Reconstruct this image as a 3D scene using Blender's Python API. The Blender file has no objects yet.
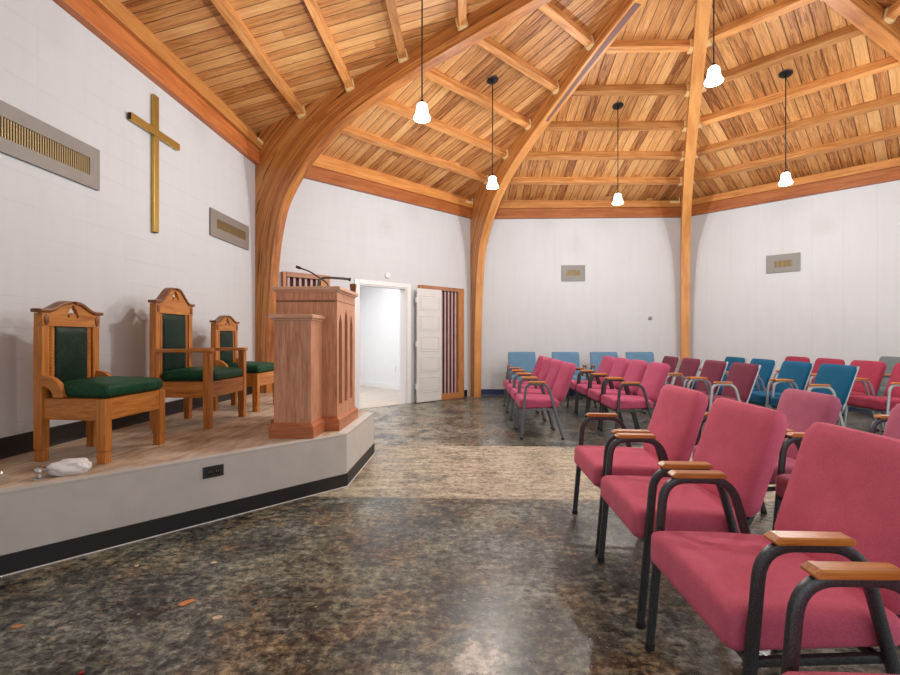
import bpy, bmesh, math, random
from mathutils import Vector, Matrix, Euler

random.seed(7)
sc = bpy.context.scene
COL = sc.collection
PI = math.pi

# ------------------------------------------------------------------ camera, world, exposure
F_PX = 480.4
YAW = math.atan(17.6 / F_PX)
cam_d = bpy.data.cameras.new('camera')
cam_d.sensor_width = 36.0
cam_d.lens = 36.0 * F_PX / 900.0
cam_d.clip_start = 0.05
cam = bpy.data.objects.new('camera', cam_d)
cam.location = (0, 0, 1.16)
cam.rotation_euler = (PI / 2, 0, YAW)
COL.objects.link(cam)
sc.camera = cam

world = bpy.data.worlds.new('world')
sc.world = world
world.use_nodes = True
wb = world.node_tree.nodes['Background']
wb.inputs[0].default_value = (0.95, 0.98, 1.0, 1)
wb.inputs[1].default_value = 1.0
sc.view_settings.view_transform = 'Standard'
sc.view_settings.look = 'None'
sc.view_settings.exposure = 0.42
sc.view_settings.gamma = 1.0
sc.view_settings.use_curve_mapping = False
PENDANT_W = 70.0
SHADE_E = 4.0

# ------------------------------------------------------------------ room geometry constants (regular octagon)
S = 4.26
AP = S * 1.2071068
RAD = S / 2 / math.sin(math.radians(22.5))
CX, CY = 2.24, 4.46
CORNERS = [(7.33, 6.57), (4.26, 9.6), (0.11, 9.6), (-2.9, 6.54), (-2.9, 2.33), (0.11, -0.68), (4.30, -0.68), (7.33, 2.33)]
def corner(k):
    return Vector((CORNERS[k % 8][0], CORNERS[k % 8][1], 0))
SLOPE = 0.265
EAVE = [3.855, 3.845, 3.895, 3.945, 3.955, 3.92, 3.90, 3.88]     # board height at each corner
EAVE_Z, APEX_Z = 3.92, 5.30
APEX = Vector((CX, CY, APEX_Z))
def eave(k):
    return corner(k) + Vector((0, 0, EAVE[k % 8]))
def deck_at(x, y):             # underside of the roof boards above a floor point
    for k in range(8):
        a, b = eave(k) - APEX, eave(k + 1) - APEX
        det = a.x * b.y - a.y * b.x
        px, py = x - CX, y - CY
        i, j = (px * b.y - py * b.x) / det, (a.x * py - a.y * px) / det
        if i >= -1e-6 and j >= -1e-6:
            return APEX_Z + i * a.z + j * b.z
    return APEX_Z

# ------------------------------------------------------------------ object helpers
def link(name, bm, mats=None, parent=None, smooth=False, loc=(0, 0, 0), rot=(0, 0, 0), bevel=0, seg=2, angle=35):
    me = bpy.data.meshes.new(name)
    bmesh.ops.recalc_face_normals(bm, faces=bm.faces[:])
    bm.to_mesh(me)
    bm.free()
    o = bpy.data.objects.new(name, me)
    COL.objects.link(o)
    if mats is not None:
        for m in (mats if isinstance(mats, (list, tuple)) else [mats]):
            me.materials.append(m)
    o.location = loc
    o.rotation_euler = rot
    if parent is not None:
        o.parent = parent
    if smooth:
        for p in me.polygons:
            p.use_smooth = True
        if smooth == 'angle':
            me.set_sharp_from_angle(angle=math.radians(angle))
    if bevel:
        b = o.modifiers.new('bevel', 'BEVEL')
        b.width = bevel
        b.segments = seg
        b.limit_method = 'ANGLE'
        b.angle_limit = math.radians(40)
    return o

def empty(name, loc=(0, 0, 0), rot=(0, 0, 0)):
    o = bpy.data.objects.new(name, None)
    o.empty_display_size = 0.1
    COL.objects.link(o)
    o.location = loc
    o.rotation_euler = rot
    return o

def tag(o, label=None, cat=None, group=None, kind=None):
    if label: o['label'] = label
    if cat: o['category'] = cat
    if group: o['group'] = group
    if kind: o['kind'] = kind
    return o

def copy_tree(o, parent=None):
    c = o.copy()
    COL.objects.link(c)
    if parent is not None:
        c.parent = parent
    for ch in list(o.children):
        copy_tree(ch, c)
    return c

# ------------------------------------------------------------------ mesh helpers
def box(bm, x0, x1, y0, y1, z0, z1, M=None, mat=0):
    vs = []
    for x in (x0, x1):
        for y in (y0, y1):
            for z in (z0, z1):
                v = Vector((x, y, z))
                vs.append(bm.verts.new(M @ v if M else v))
    fs = [(0, 1, 3, 2), (4, 6, 7, 5), (0, 4, 5, 1), (2, 3, 7, 6), (0, 2, 6, 4), (1, 5, 7, 3)]
    for f in fs:
        fc = bm.faces.new([vs[i] for i in f])
        fc.material_index = mat

def boxm(*a, **k):
    bm = bmesh.new()
    box(bm, *a, **k)
    return bm

def prism(bm, pts, axis, a, b, M=None):
    """polygon (list of 2D points) extruded along axis 'x','y','z' from a to b"""
    def P(p, t):
        if axis == 'x': v = Vector((t, p[0], p[1]))
        elif axis == 'y': v = Vector((p[0], t, p[1]))
        else: v = Vector((p[0], p[1], t))
        return M @ v if M else v
    A = [bm.verts.new(P(p, a)) for p in pts]
    B = [bm.verts.new(P(p, b)) for p in pts]
    bm.faces.new(A)
    bm.faces.new(B[::-1])
    n = len(pts)
    for i in range(n):
        bm.faces.new([A[i], B[i], B[(i + 1) % n], A[(i + 1) % n]])

def plate_holes(bm, outer, holes, axis, a, b):
    """plate with holes: outline and holes in 2D, thickness a..b along axis"""
    def P(p, t):
        if axis == 'x': return Vector((t, p[0], p[1]))
        if axis == 'y': return Vector((p[0], t, p[1]))
        return Vector((p[0], p[1], t))
    loops = [outer] + holes
    for t in (a, b):
        es = []
        for lp in loops:
            vs = [bm.verts.new(P(p, t)) for p in lp]
            for i in range(len(vs)):
                es.append(bm.edges.new((vs[i], vs[(i + 1) % len(vs)])))
        bmesh.ops.triangle_fill(bm, use_beauty=True, use_dissolve=False, edges=es)
    for lp in loops:
        A = [bm.verts.new(P(p, a)) for p in lp]
        B = [bm.verts.new(P(p, b)) for p in lp]
        n = len(lp)
        for i in range(n):
            bm.faces.new([A[i], B[i], B[(i + 1) % n], A[(i + 1) % n]])
    bmesh.ops.remove_doubles(bm, verts=bm.verts[:], dist=1e-5)

def lathe(bm, prof, n=20, M=None, cap=True):
    rings = []
    for r, z in prof:
        rg = []
        for i in range(n):
            a = 2 * PI * i / n
            v = Vector((r * math.cos(a), r * math.sin(a), z))
            rg.append(bm.verts.new(M @ v if M else v))
        rings.append(rg)
    for j in range(len(rings) - 1):
        for i in range(n):
            bm.faces.new([rings[j][i], rings[j][(i + 1) % n], rings[j + 1][(i + 1) % n], rings[j + 1][i]])
    if cap:
        bm.faces.new(rings[0][::-1])
        bm.faces.new(rings[-1])

def fillet(pts, r, n=6):
    """round the inner corners of a polyline"""
    pts = [Vector(p) for p in pts]
    out = [pts[0]]
    for i in range(1, len(pts) - 1):
        a = (pts[i - 1] - pts[i]); b = (pts[i + 1] - pts[i])
        d = min(r, a.length * 0.49, b.length * 0.49)
        p0 = pts[i] + a.normalized() * d
        p1 = pts[i] + b.normalized() * d
        for k in range(n + 1):
            t = k / n
            out.append(p0 * (1 - t) ** 2 + pts[i] * 2 * t * (1 - t) + p1 * t * t)
    out.append(pts[-1])
    return out

def tube(bm, pts, rx, ry=None, n=10, side=Vector((0, 1, 0)), power=2.0):
    """sweep a (super)ellipse along a path; rx along `side`, ry along the other direction"""
    ry = ry or rx
    pts = [Vector(p) for p in pts]
    rings = []
    for i, p in enumerate(pts):
        t = (pts[min(i + 1, len(pts) - 1)] - pts[max(i - 1, 0)]).normalized()
        s = side - t * side.dot(t)
        if s.length < 1e-4:
            s = Vector((1, 0, 0)) - t * t.x
        s.normalize()
        u = t.cross(s)
        rg = []
        for k in range(n):
            a = 2 * PI * k / n
            ca, sa = math.cos(a), math.sin(a)
            ca = math.copysign(abs(ca) ** (2 / power), ca)
            sa = math.copysign(abs(sa) ** (2 / power), sa)
            rg.append(bm.verts.new(p + s * rx * ca + u * ry * sa))
        rings.append(rg)
    for j in range(len(rings) - 1):
        for k in range(n):
            bm.faces.new([rings[j][k], rings[j][(k + 1) % n], rings[j + 1][(k + 1) % n], rings[j + 1][k]])
    bm.faces.new(rings[0][::-1])
    bm.faces.new(rings[-1])

def cushion(sx, sy, sz, r, nx=8, ny=8, fn=None):
    """rounded box (centre at origin) with a fine grid, optional displacement fn(v)->v"""
    bm = bmesh.new()
    bmesh.ops.create_cube(bm, size=2.0)
    bmesh.ops.subdivide_edges(bm, edges=bm.edges[:], cuts=9, use_grid_fill=True)
    for v in bm.verts:
        # concentrate the grid near the edges, then round
        q = Vector((math.copysign(abs(v.co.x) ** 0.55, v.co.x), math.copysign(abs(v.co.y) ** 0.55, v.co.y), v.co.z))
        p = Vector((q.x * sx / 2, q.y * sy / 2, q.z * sz / 2))
        c = Vector((max(-sx / 2 + r, min(sx / 2 - r, p.x)), max(-sy / 2 + r, min(sy / 2 - r, p.y)),
                    max(-sz / 2 + min(r, sz * 0.49), min(sz / 2 - min(r, sz * 0.49), p.z))))
        d = p - c
        if d.length > 1e-6:
            rr = min(r, sz * 0.49) if abs(d.z) > 1e-6 else r
            m = max(abs(d.x), abs(d.y), abs(d.z))
            d = d.normalized() * m
        p = c + d
        v.co = fn(p) if fn else p
    return bm

# ------------------------------------------------------------------ materials
def new_mat(name):
    m = bpy.data.materials.new(name)
    m.use_nodes = True
    nt = m.node_tree
    b = nt.nodes['Principled BSDF']
    return m, nt, b

class NG:
    def __init__(self, nt):
        self.nt = nt
    def n(self, t, **kw):
        nd = self.nt.nodes.new(t)
        for k, v in kw.items():
            setattr(nd, k, v)
        return nd
    def l(self, a, b):
        self.nt.links.new(a, b)
    def val(self, x, sock):
        if isinstance(x, (int, float)):
            sock.default_value = x
        elif isinstance(x, tuple):
            sock.default_value = x
        else:
            self.l(x, sock)
    def math(self, op, a, b=0.0, c=None, clamp=False):
        nd = self.n('ShaderNodeMath', operation=op, use_clamp=clamp)
        self.val(a, nd.inputs[0]); self.val(b, nd.inputs[1])
        if c is not None: self.val(c, nd.inputs[2])
        return nd.outputs[0]
    def coord(self, kind):
        return self.n('ShaderNodeTexCoord').outputs[kind]
    def mapping(self, vec, scale=(1, 1, 1), loc=(0, 0, 0), rot=(0, 0, 0)):
        nd = self.n('ShaderNodeMapping')
        self.l(vec, nd.inputs[0])
        nd.inputs[1].default_value = loc
        nd.inputs[2].default_value = rot
        nd.inputs[3].default_value = scale
        return nd.outputs[0]
    def noise(self, vec, scale=5, detail=4, rough=0.55, dist=0.0, dim='3D', w=None):
        nd = self.n('ShaderNodeTexNoise', noise_dimensions=dim)
        self.l(vec, nd.inputs['Vector'])
        nd.inputs['Scale'].default_value = scale
        nd.inputs['Detail'].default_value = detail
        nd.inputs['Roughness'].default_value = rough
        nd.inputs['Distortion'].default_value = dist
        if w is not None: self.val(w, nd.inputs['W'])
        return nd.outputs['Fac']
    def white(self, vec=None, w=None, dim='3D'):
        nd = self.n('ShaderNodeTexWhiteNoise', noise_dimensions=dim)
        if vec is not None: self.l(vec, nd.inputs['Vector'])
        if w is not None: self.val(w, nd.inputs['W'])
        return nd.outputs['Value']
    def ramp(self, fac, stops, interp='LINEAR'):
        nd = self.n('ShaderNodeValToRGB')
        cr = nd.color_ramp
        cr.interpolation = interp
        while len(cr.elements) < len(stops):
            cr.elements.new(0.5)
        for e, (p, c) in zip(cr.elements, stops):
            e.position = p
            e.color = c if len(c) == 4 else (*c, 1)
        self.val(fac, nd.inputs[0])
        return nd.outputs[0]
    def step(self, x, a, b):
        nd = self.n('ShaderNodeMapRange', interpolation_type='SMOOTHSTEP')
        self.val(x, nd.inputs[0])
        nd.inputs[1].default_value = a; nd.inputs[2].default_value = b
        return nd.outputs[0]
    def mix(self, fac, a, b, mode='MIX'):
        nd = self.n('ShaderNodeMix', data_type='RGBA', blend_type=mode)
        self.val(fac, nd.inputs[0])
        for x, s in ((a, nd.inputs[6]), (b, nd.inputs[7])):
            if isinstance(x, tuple):
                s.default_value = x if len(x) == 4 else (*x, 1)
            else:
                self.l(x, s)
        return nd.outputs[2]
    def xyz(self, vec):
        nd = self.n('ShaderNodeSeparateXYZ')
        self.l(vec, nd.inputs[0])
        return nd.outputs
    def comb(self, x, y, z=0.0):
        nd = self.n('ShaderNodeCombineXYZ')
        self.val(x, nd.inputs[0]); self.val(y, nd.inputs[1]); self.val(z, nd.inputs[2])
        return nd.outputs[0]
    def bump(self, h, strength=0.3, dist=0.01):
        nd = self.n('ShaderNodeBump')
        nd.inputs['Strength'].default_value = strength
        nd.inputs['Distance'].default_value = dist
        self.l(h, nd.inputs['Height'])
        return nd.outputs[0]
    def objrand(self):
        return self.n('ShaderNodeObjectInfo').outputs['Random']

def plain(name, col, rough=0.5, metal=0.0, noise=0.0, spec=0.5, bump=0.0, bscale=200):
    m, nt, b = new_mat(name)
    g = NG(nt)
    b.inputs['Base Color'].default_value = (*col, 1)
    b.inputs['Roughness'].default_value = rough
    b.inputs['Metallic'].default_value = metal
    b.inputs['Specular IOR Level'].default_value = spec
    co = g.coord('Object')
    if noise:
        f = g.noise(co, 6, 5)
        c0 = tuple(max(0, c * (1 - noise)) for c in col); c1 = tuple(c * (1 + noise) for c in col)
        g.l(g.ramp(f, [(0.3, c0), (0.7, c1)]), b.inputs['Base Color'])
    if bump:
        g.l(g.bump(g.noise(co, bscale, 2), bump, 0.003), b.inputs['Normal'])
    return m

def wood(name, dark, mid, light, axis='x', scale=1.0, rough=0.45, coord='Object', rand=0.25, spec=0.4):
    """long grain along `axis` of the object (or along U of the UV map)"""
    m, nt, b = new_mat(name)
    g = NG(nt)
    co = g.coord(coord)
    r = g.objrand()
    off = g.comb(g.math('MULTIPLY', r, 37.0), g.math('MULTIPLY', r, 91.0), g.math('MULTIPLY', r, 53.0))
    add = g.n('ShaderNodeVectorMath', operation='ADD')
    g.l(co, add.inputs[0]); g.l(off, add.inputs[1])
    co = add.outputs[0]
    st = {'x': (1.2, 14, 14), 'y': (14, 1.2, 14), 'z': (14, 14, 1.2)}[axis]
    v = g.mapping(co, tuple(s * scale for s in st))
    f1 = g.noise(v, 1.6, 5, 0.6, 0.6)
    v2 = g.mapping(co, tuple(s * scale * 5 if s > 2 else s * scale * 1.6 for s in st))
    f2 = g.noise(v2, 2.0, 3, 0.6, 0.2)
    f = g.math('ADD', g.math('MULTIPLY', f1, 0.65), g.math('MULTIPLY', f2, 0.35))
    c = g.ramp(f, [(0.33, dark), (0.5, mid), (0.68, light)])
    if rand:
        vv = g.math('ADD', g.math('MULTIPLY', r, rand * 2), 1 - rand)
        c = g.mix(1.0, c, g.comb(vv, vv, vv), 'MULTIPLY')
    g.l(c, b.inputs['Base Color'])
    b.inputs['Roughness'].default_value = rough
    b.inputs['Specular IOR Level'].default_value = spec
    g.l(g.bump(f, 0.12, 0.004), b.inputs['Normal'])
    return m

def lam_mat():
    """glue-laminated arch: UV u along the curve, v across the laminations (metres)"""
    m, nt, b = new_mat('laminated_timber')
    g = NG(nt)
    uv = g.coord('UV')
    x, y, _ = g.xyz(uv)
    r = g.objrand()
    lam = g.math('FLOOR', g.math('DIVIDE', y, 0.036))
    tone = g.white(vec=g.comb(lam, g.math('MULTIPLY', r, 50.0), 0.0))
    vec = g.comb(g.math('ADD', x, g.math('MULTIPLY', tone, 31.0)), g.math('MULTIPLY', y, 26.0), g.math('MULTIPLY', r, 9.0))
    f1 = g.noise(vec, 1.5, 5, 0.62, 0.5)
    vec2 = g.comb(g.math('MULTIPLY', x, 2.0), g.math('MULTIPLY', y, 120.0), tone)
    f2 = g.noise(vec2, 1.0, 3)
    f = g.math('ADD', g.math('MULTIPLY', f1, 0.55), g.math('ADD', g.math('MULTIPLY', f2, 0.25), g.math('MULTIPLY', tone, 0.2)))
    c = g.ramp(f, [(0.32, (0.23, 0.068, 0.014)), (0.46, (0.47, 0.180, 0.045)), (0.66, (0.65, 0.315, 0.100))])
    # drying checks along the laminations
    vec3 = g.comb(g.math('MULTIPLY', x, 1.6), g.math('MULTIPLY', y, 28.0), 3.0)
    ck = g.math('MULTIPLY', g.step(g.noise(vec3, 1.0, 2, 0.4), 0.66, 0.70), g.step(y, 0.045, 0.06))
    c = g.mix(g.math('MULTIPLY', ck, 0.85), c, (0.045, 0.016, 0.006))
    # fine glue line
    fr = g.math('FRACT', g.math('DIVIDE', y, 0.036))
    gl = g.math('SUBTRACT', 1.0, g.step(fr, 0.0, 0.09))
    c = g.mix(g.math('MULTIPLY', gl, 0.35), c, (0.10, 0.035, 0.01))
    g.l(c, b.inputs['Base Color'])
    b.inputs['Roughness'].default_value = 0.42
    g.l(g.bump(f, 0.1, 0.004), b.inputs['Normal'])
    return m

def deck_mat():
    m, nt, b = new_mat('roof_boards')
    g = NG(nt)
    uv = g.coord('UV')
    x, y, _ = g.xyz(uv)
    bx = g.math('DIVIDE', x, 0.135)
    idx = g.math('FLOOR', bx)
    t1 = g.white(vec=g.comb(idx, 3.0, 1.0))
    seg = g.math('FLOOR', g.math('DIVIDE', g.math('ADD', y, g.math('MULTIPLY', t1, 7.0)), 5.2))
    tone = g.white(vec=g.comb(idx, seg, 5.0))
    vec = g.comb(g.math('MULTIPLY', x, 20.0), g.math('ADD', g.math('MULTIPLY', y, 1.3), g.math('MULTIPLY', tone, 40.0)), g.math('MULTIPLY', tone, 17.0))
    f1 = g.noise(vec, 1.3, 5, 0.62, 1.1)
    vec2 = g.comb(g.math('MULTIPLY', x, 85.0), g.math('MULTIPLY', y, 3.0), tone)
    f2 = g.noise(vec2, 1.0, 3)
    # cathedral-like figure
    wv = g.math('SINE', g.math('MULTIPLY', g.math('ADD', f1, g.math('MULTIPLY', g.noise(vec, 0.6, 2), 1.0)), 42.0))
    f = g.math('ADD', g.math('MULTIPLY', f1, 0.52), g.math('ADD', g.math('MULTIPLY', f2, 0.24), g.math('MULTIPLY', tone, 0.24)))
    f = g.math('ADD', f, g.math('MULTIPLY', wv, 0.035))
    c = g.ramp(f, [(0.32, (0.17, 0.050, 0.013)), (0.42, (0.42, 0.175, 0.052)), (0.54, (0.60, 0.300, 0.105)), (0.72, (0.76, 0.455, 0.195))])
    fr = g.math('FRACT', bx)
    e = g.math('MINIMUM', fr, g.math('SUBTRACT', 1.0, fr))
    gap = g.math('SUBTRACT', 1.0, g.step(e, 0.015, 0.06))
    c = g.mix(g.math('MULTIPLY', gap, 0.78), c, (0.05, 0.016, 0.005))
    g.l(c, b.inputs['Base Color'])
    b.inputs['Roughness'].default_value = 0.45
    h = g.math('ADD', g.math('MULTIPLY', f, 0.15), g.step(e, 0.0, 0.08))
    g.l(g.bump(h, 0.5, 0.008), b.inputs['Normal'])
    return m

def wall_mat(name, vstrong=0.5, hstrong=0.15, bw=0.406, bh=0.203, col=(0.598, 0.622, 0.655)):
    """painted stack-bond block wall; object x runs along the wall, z up"""
    m, nt, b = new_mat(name)
    g = NG(nt)
    co = g.coord('Object')
    x, y, z = g.xyz(co)
    fx = g.math('FRACT', g.math('DIVIDE', x, bw)); ex = g.math('MINIMUM', fx, g.math('SUBTRACT', 1.0, fx))
    fz = g.math('FRACT', g.math('DIVIDE', z, bh)); ez = g.math('MINIMUM', fz, g.math('SUBTRACT', 1.0, fz))
    jx = g.math('SUBTRACT', 1.0, g.step(ex, 0.0, 0.016))
    jz = g.math('SUBTRACT', 1.0, g.step(ez, 0.0, 0.03))
    # joints come and go under the paint
    vis = g.step(g.noise(g.mapping(co, (1.2, 1.2, 0.7)), 1.4, 2), 0.38, 0.62)
    j = g.math('MAXIMUM', g.math('MULTIPLY', jx, vstrong), g.math('MULTIPLY', jz, hstrong))
    j = g.math('MULTIPLY', j, g.math('ADD', 0.35, g.math('MULTIPLY', vis, 0.65)))
    n1 = g.noise(co, 1.1, 4, 0.6)
    n2 = g.noise(g.mapping(co, (9, 9, 1.2)), 1.2, 3)
    t = g.math('ADD', g.math('MULTIPLY', n1, 0.6), g.math('MULTIPLY', n2, 0.4))
    c = g.ramp(t, [(0.3, tuple(v * 0.95 for v in col)), (0.7, tuple(min(1, v * 1.035) for v in col))])
    c = g.mix(g.math('MULTIPLY', j, 0.30), c, tuple(v * 0.62 for v in col))
    g.l(c, b.inputs['Base Color'])
    b.inputs['Roughness'].default_value = 0.6
    b.inputs['Specular IOR Level'].default_value = 0.3
    h = g.math('SUBTRACT', g.math('MULTIPLY', g.noise(co, 60, 3), 0.12), j)
    g.l(g.bump(h, 0.35, 0.006), b.inputs['Normal'])
    return m

def floor_mat():
    """bare floor with dark adhesive, and the paler strip of the aisle"""
    m, nt, b = new_mat('bare_floor')
    g = NG(nt)
    co = g.coord('Object')
    x, y, z = g.xyz(co)
    mid = g.noise(co, 2.6, 8, 0.72, 0.6)
    fine = g.noise(co, 24.0, 8, 0.80, 0.3)
    grit = g.noise(co, 110.0, 4, 0.8)
    streak = g.noise(g.mapping(co, (12, 26, 9), rot=(0, 0, 0.9)), 1.0, 8, 0.75, 0.4)
    f = g.math('ADD', g.math('MULTIPLY', mid, 0.36), g.math('ADD', g.math('MULTIPLY', fine, 0.46), g.math('MULTIPLY', streak, 0.18)))
    dark = g.ramp(f, [(0.435, (0.005, 0.006, 0.007)), (0.470, (0.032, 0.036, 0.032)), (0.503, (0.088, 0.095, 0.074)),
                      (0.540, (0.185, 0.188, 0.140)), (0.590, (0.38, 0.36, 0.27))])
    rustf = g.noise(co, 2.0, 8, 0.75, 0.5)
    rust = g.ramp(rustf, [(0.49, (0, 0, 0)), (0.60, (1, 1, 1))])
    dark = g.mix(g.math('MULTIPLY', rust, 0.62), dark, g.ramp(g.math('ADD', g.math('MULTIPLY', fine, 0.6), g.math('MULTIPLY', streak, 0.4)),
                 [(0.43, (0.022, 0.012, 0.006)), (0.50, (0.16, 0.090, 0.038)), (0.57, (0.46, 0.31, 0.155))]))
    blue = g.ramp(g.noise(g.mapping(co, loc=(7, 3, 0)), 1.3, 7, 0.72), [(0.48, (0, 0, 0)), (0.62, (1, 1, 1))])
    dark = g.mix(g.math('MULTIPLY', blue, 0.55), dark, g.ramp(f, [(0.44, (0.012, 0.016, 0.020)), (0.50, (0.085, 0.10, 0.105)), (0.57, (0.34, 0.37, 0.37))]))
    scr = g.math('MULTIPLY', g.step(fine, 0.57, 0.66), g.step(streak, 0.5, 0.62))
    dark = g.mix(g.math('MULTIPLY', scr, 0.6), dark, (0.46, 0.44, 0.38))
    # aisle strip and worn ground near the doors
    wob = g.math('MULTIPLY', g.math('SUBTRACT', g.noise(co, 3.4, 8, 0.75), 0.5), 0.13)
    yy = g.math('ADD', y, wob)
    band = g.math('MULTIPLY', g.step(yy, 3.44, 3.49), g.math('SUBTRACT', 1.0, g.step(yy, 5.12, 5.17)))
    xin = g.step(g.math('ADD', x, g.math('MULTIPLY', g.noise(co, 3, 4), 0.3)), -1.25, -0.9)
    band = g.math('MULTIPLY', band, xin)
    dd = g.math('ADD', g.math('MULTIPLY', g.math('ADD', x, 0.9), 0.9), g.math('MULTIPLY', g.math('SUBTRACT', y, 6.6), 0.25))
    door = g.math('SUBTRACT', 1.0, g.step(g.math('ADD', dd, g.math('MULTIPLY', g.math('SUBTRACT', mid, 0.5), 2.2)), -0.2, 0.9))
    door = g.math('MULTIPLY', door, g.math('MULTIPLY', g.step(y, 4.3, 5.4), 0.8))
    strf = g.noise(g.mapping(co, (4.0, 14, 9)), 1.0, 6, 0.7, 0.3)
    tf = g.math('ADD', g.math('MULTIPLY', fine, 0.62), g.math('MULTIPLY', strf, 0.38))
    tan = g.ramp(tf, [(0.40, (0.12, 0.085, 0.052)), (0.465, (0.33, 0.275, 0.195)), (0.53, (0.50, 0.44, 0.335)), (0.60, (0.66, 0.605, 0.49))])
    holes = g.step(g.math('ADD', g.noise(co, 3.4, 8, 0.78), g.math('MULTIPLY', g.math('SUBTRACT', 1.0, g.step(x, -1.0, 0.6)), 0.05)), 0.50, 0.64)
    bandm = g.math('MULTIPLY', band, g.math('SUBTRACT', 0.95, g.math('MULTIPLY', holes, 0.62)))
    c = g.mix(g.math('MAXIMUM', bandm, g.math('MULTIPLY', door, g.step(mid, 0.40, 0.60))), dark, tan)
    # seams of the old slab
    def seam(axis, pos, w):
        d = g.math('ABSOLUTE', g.math('SUBTRACT', g.math('ADD', axis, g.math('MULTIPLY', wob, 0.12)), pos))
        return g.math('SUBTRACT', 1.0, g.step(d, w * 0.3, w))
    sm = g.math('MAXIMUM', seam(y, 2.10, 0.012), g.math('MAXIMUM', seam(y, 3.46, 0.010), seam(x, -0.35, 0.007)))
    c = g.mix(g.math('MULTIPLY', sm, g.math('MULTIPLY', mid, 0.7)), c, (0.24, 0.19, 0.12))
    # white filler patch and specks
    px = g.math('SUBTRACT', x, 0.045); py = g.math('SUBTRACT', y, 1.73)
    dp = g.math('SQRT', g.math('ADD', g.math('MULTIPLY', g.math('MULTIPLY', px, px), 1.5), g.math('MULTIPLY', py, py)))
    dp = g.math('ADD', dp, g.math('MULTIPLY', g.math('SUBTRACT', g.noise(co, 14, 6, 0.7), 0.5), 0.36))
    patch = g.math('SUBTRACT', 1.0, g.step(dp, 0.085, 0.115))
    c = g.mix(g.math('MULTIPLY', patch, 0.8), c, g.ramp(fine, [(0.42, (0.20, 0.17, 0.14)), (0.56, (0.66, 0.63, 0.58))]))
    sp = g.step(g.noise(g.mapping(co, (1, 1, 1), loc=(2, 9, 0)), 36, 2, 0.5), 0.735, 0.76)
    c = g.mix(g.math('MULTIPLY', sp, 0.75), c, (0.58, 0.57, 0.53))
    sl = g.step(g.noise(g.mapping(co, (4, 30, 4), rot=(0, 0, 0.6)), 1.3, 3, 0.5), 0.715, 0.75)
    c = g.mix(g.math('MULTIPLY', sl, 0.30), c, (0.42, 0.45, 0.46))
    hsv = g.math('ADD', 0.30, g.math('MULTIPLY', grit, 1.36))
    c = g.mix(1.0, c, g.comb(hsv, hsv, hsv), 'MULTIPLY')
    g.l(c, b.inputs['Base Color'])
    rg = g.math('ADD', 0.10, g.math('MULTIPLY', streak, 0.42))
    rg = g.math('ADD', rg, g.math('MULTIPLY', bandm, 0.16))
    g.l(rg, b.inputs['Roughness'])
    b.inputs['Specular IOR Level'].default_value = 0.5
    h = g.math('ADD', g.math('MULTIPLY', fine, 0.6), g.math('MULTIPLY', grit, 0.4))
    g.l(g.bump(h, 0.12, 0.005), b.inputs['Normal'])
    return m

def stage_top_mat():
    m, nt, b = new_mat('worn_stage_boards')
    g = NG(nt)
    co = g.coord('Object')
    x, y, z = g.xyz(co)
    st = g.noise(g.mapping(co, (20, 3.0, 9), rot=(0, 0, -0.25)), 1.0, 6, 0.65, 0.6)
    mid = g.noise(co, 3.2, 6, 0.65, 0.5)
    f = g.math('ADD', g.math('MULTIPLY', st, 0.55), g.math('MULTIPLY', mid, 0.45))
    c = g.ramp(f, [(0.34, (0.17, 0.105, 0.062)), (0.44, (0.40, 0.285, 0.185)), (0.54, (0.56, 0.445, 0.325)), (0.66, (0.70, 0.62, 0.52))])
    gr = g.step(g.noise(g.mapping(co, loc=(4, 0, 0)), 1.6, 4), 0.5, 0.68)
    c = g.mix(g.math('MULTIPLY', gr, 0.40), c, (0.48, 0.44, 0.41))
    # wall paint slopped over the front edge: distance to the two open edges
    n1x, n1y = math.cos(math.radians(-42.13)), math.sin(math.radians(-42.13))
    d1 = g.math('SUBTRACT', n1x * -0.944 + n1y * 3.716, g.math('ADD', g.math('MULTIPLY', x, n1x), g.math('MULTIPLY', y, n1y)))
    d2 = g.math('SUBTRACT', -0.94, x)
    d = g.math('MINIMUM', d1, d2)
    d = g.math('ADD', d, g.math('MULTIPLY', g.math('SUBTRACT', g.noise(co, 2.6, 4, 0.6), 0.5), 0.16))
    e = g.math('SUBTRACT', 1.0, g.step(d, 0.075, 0.10))
    c = g.mix(e, c, (0.50, 0.485, 0.465))
    g.l(c, b.inputs['Base Color'])
    b.inputs['Roughness'].default_value = 0.6
    g.l(g.bump(f, 0.12, 0.006), b.inputs['Normal'])
    return m

def fabric(name, col, rough=0.9, vary=0.16, scale=320, sheen=0.3):
    m, nt, b = new_mat(name)
    g = NG(nt)
    co = g.coord('Object')
    f = g.noise(co, scale, 3, 0.7)
    f2 = g.noise(co, 9, 3, 0.6)
    t = g.math('ADD', g.math('MULTIPLY', f, 0.7), g.math('MULTIPLY', f2, 0.3))
    c = g.ramp(t, [(0.32, tuple(v * (1 - vary * 1.6) for v in col)), (0.5, col), (0.68, tuple(min(1, v * (1 + vary * 1.5) + 0.012) for v in col))])
    g.l(c, b.inputs['Base Color'])
    b.inputs['Roughness'].default_value = rough
    b.inputs['Specular IOR Level'].default_value = 0.15
    b.inputs['Sheen Weight'].default_value = sheen
    b.inputs['Sheen Roughness'].default_value = 0.5
    b.inputs['Sheen Tint'].default_value = (*[min(1, v * 1.2 + 0.2) for v in col], 1)
    g.l(g.bump(f, 0.25, 0.002), b.inputs['Normal'])
    return m

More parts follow.
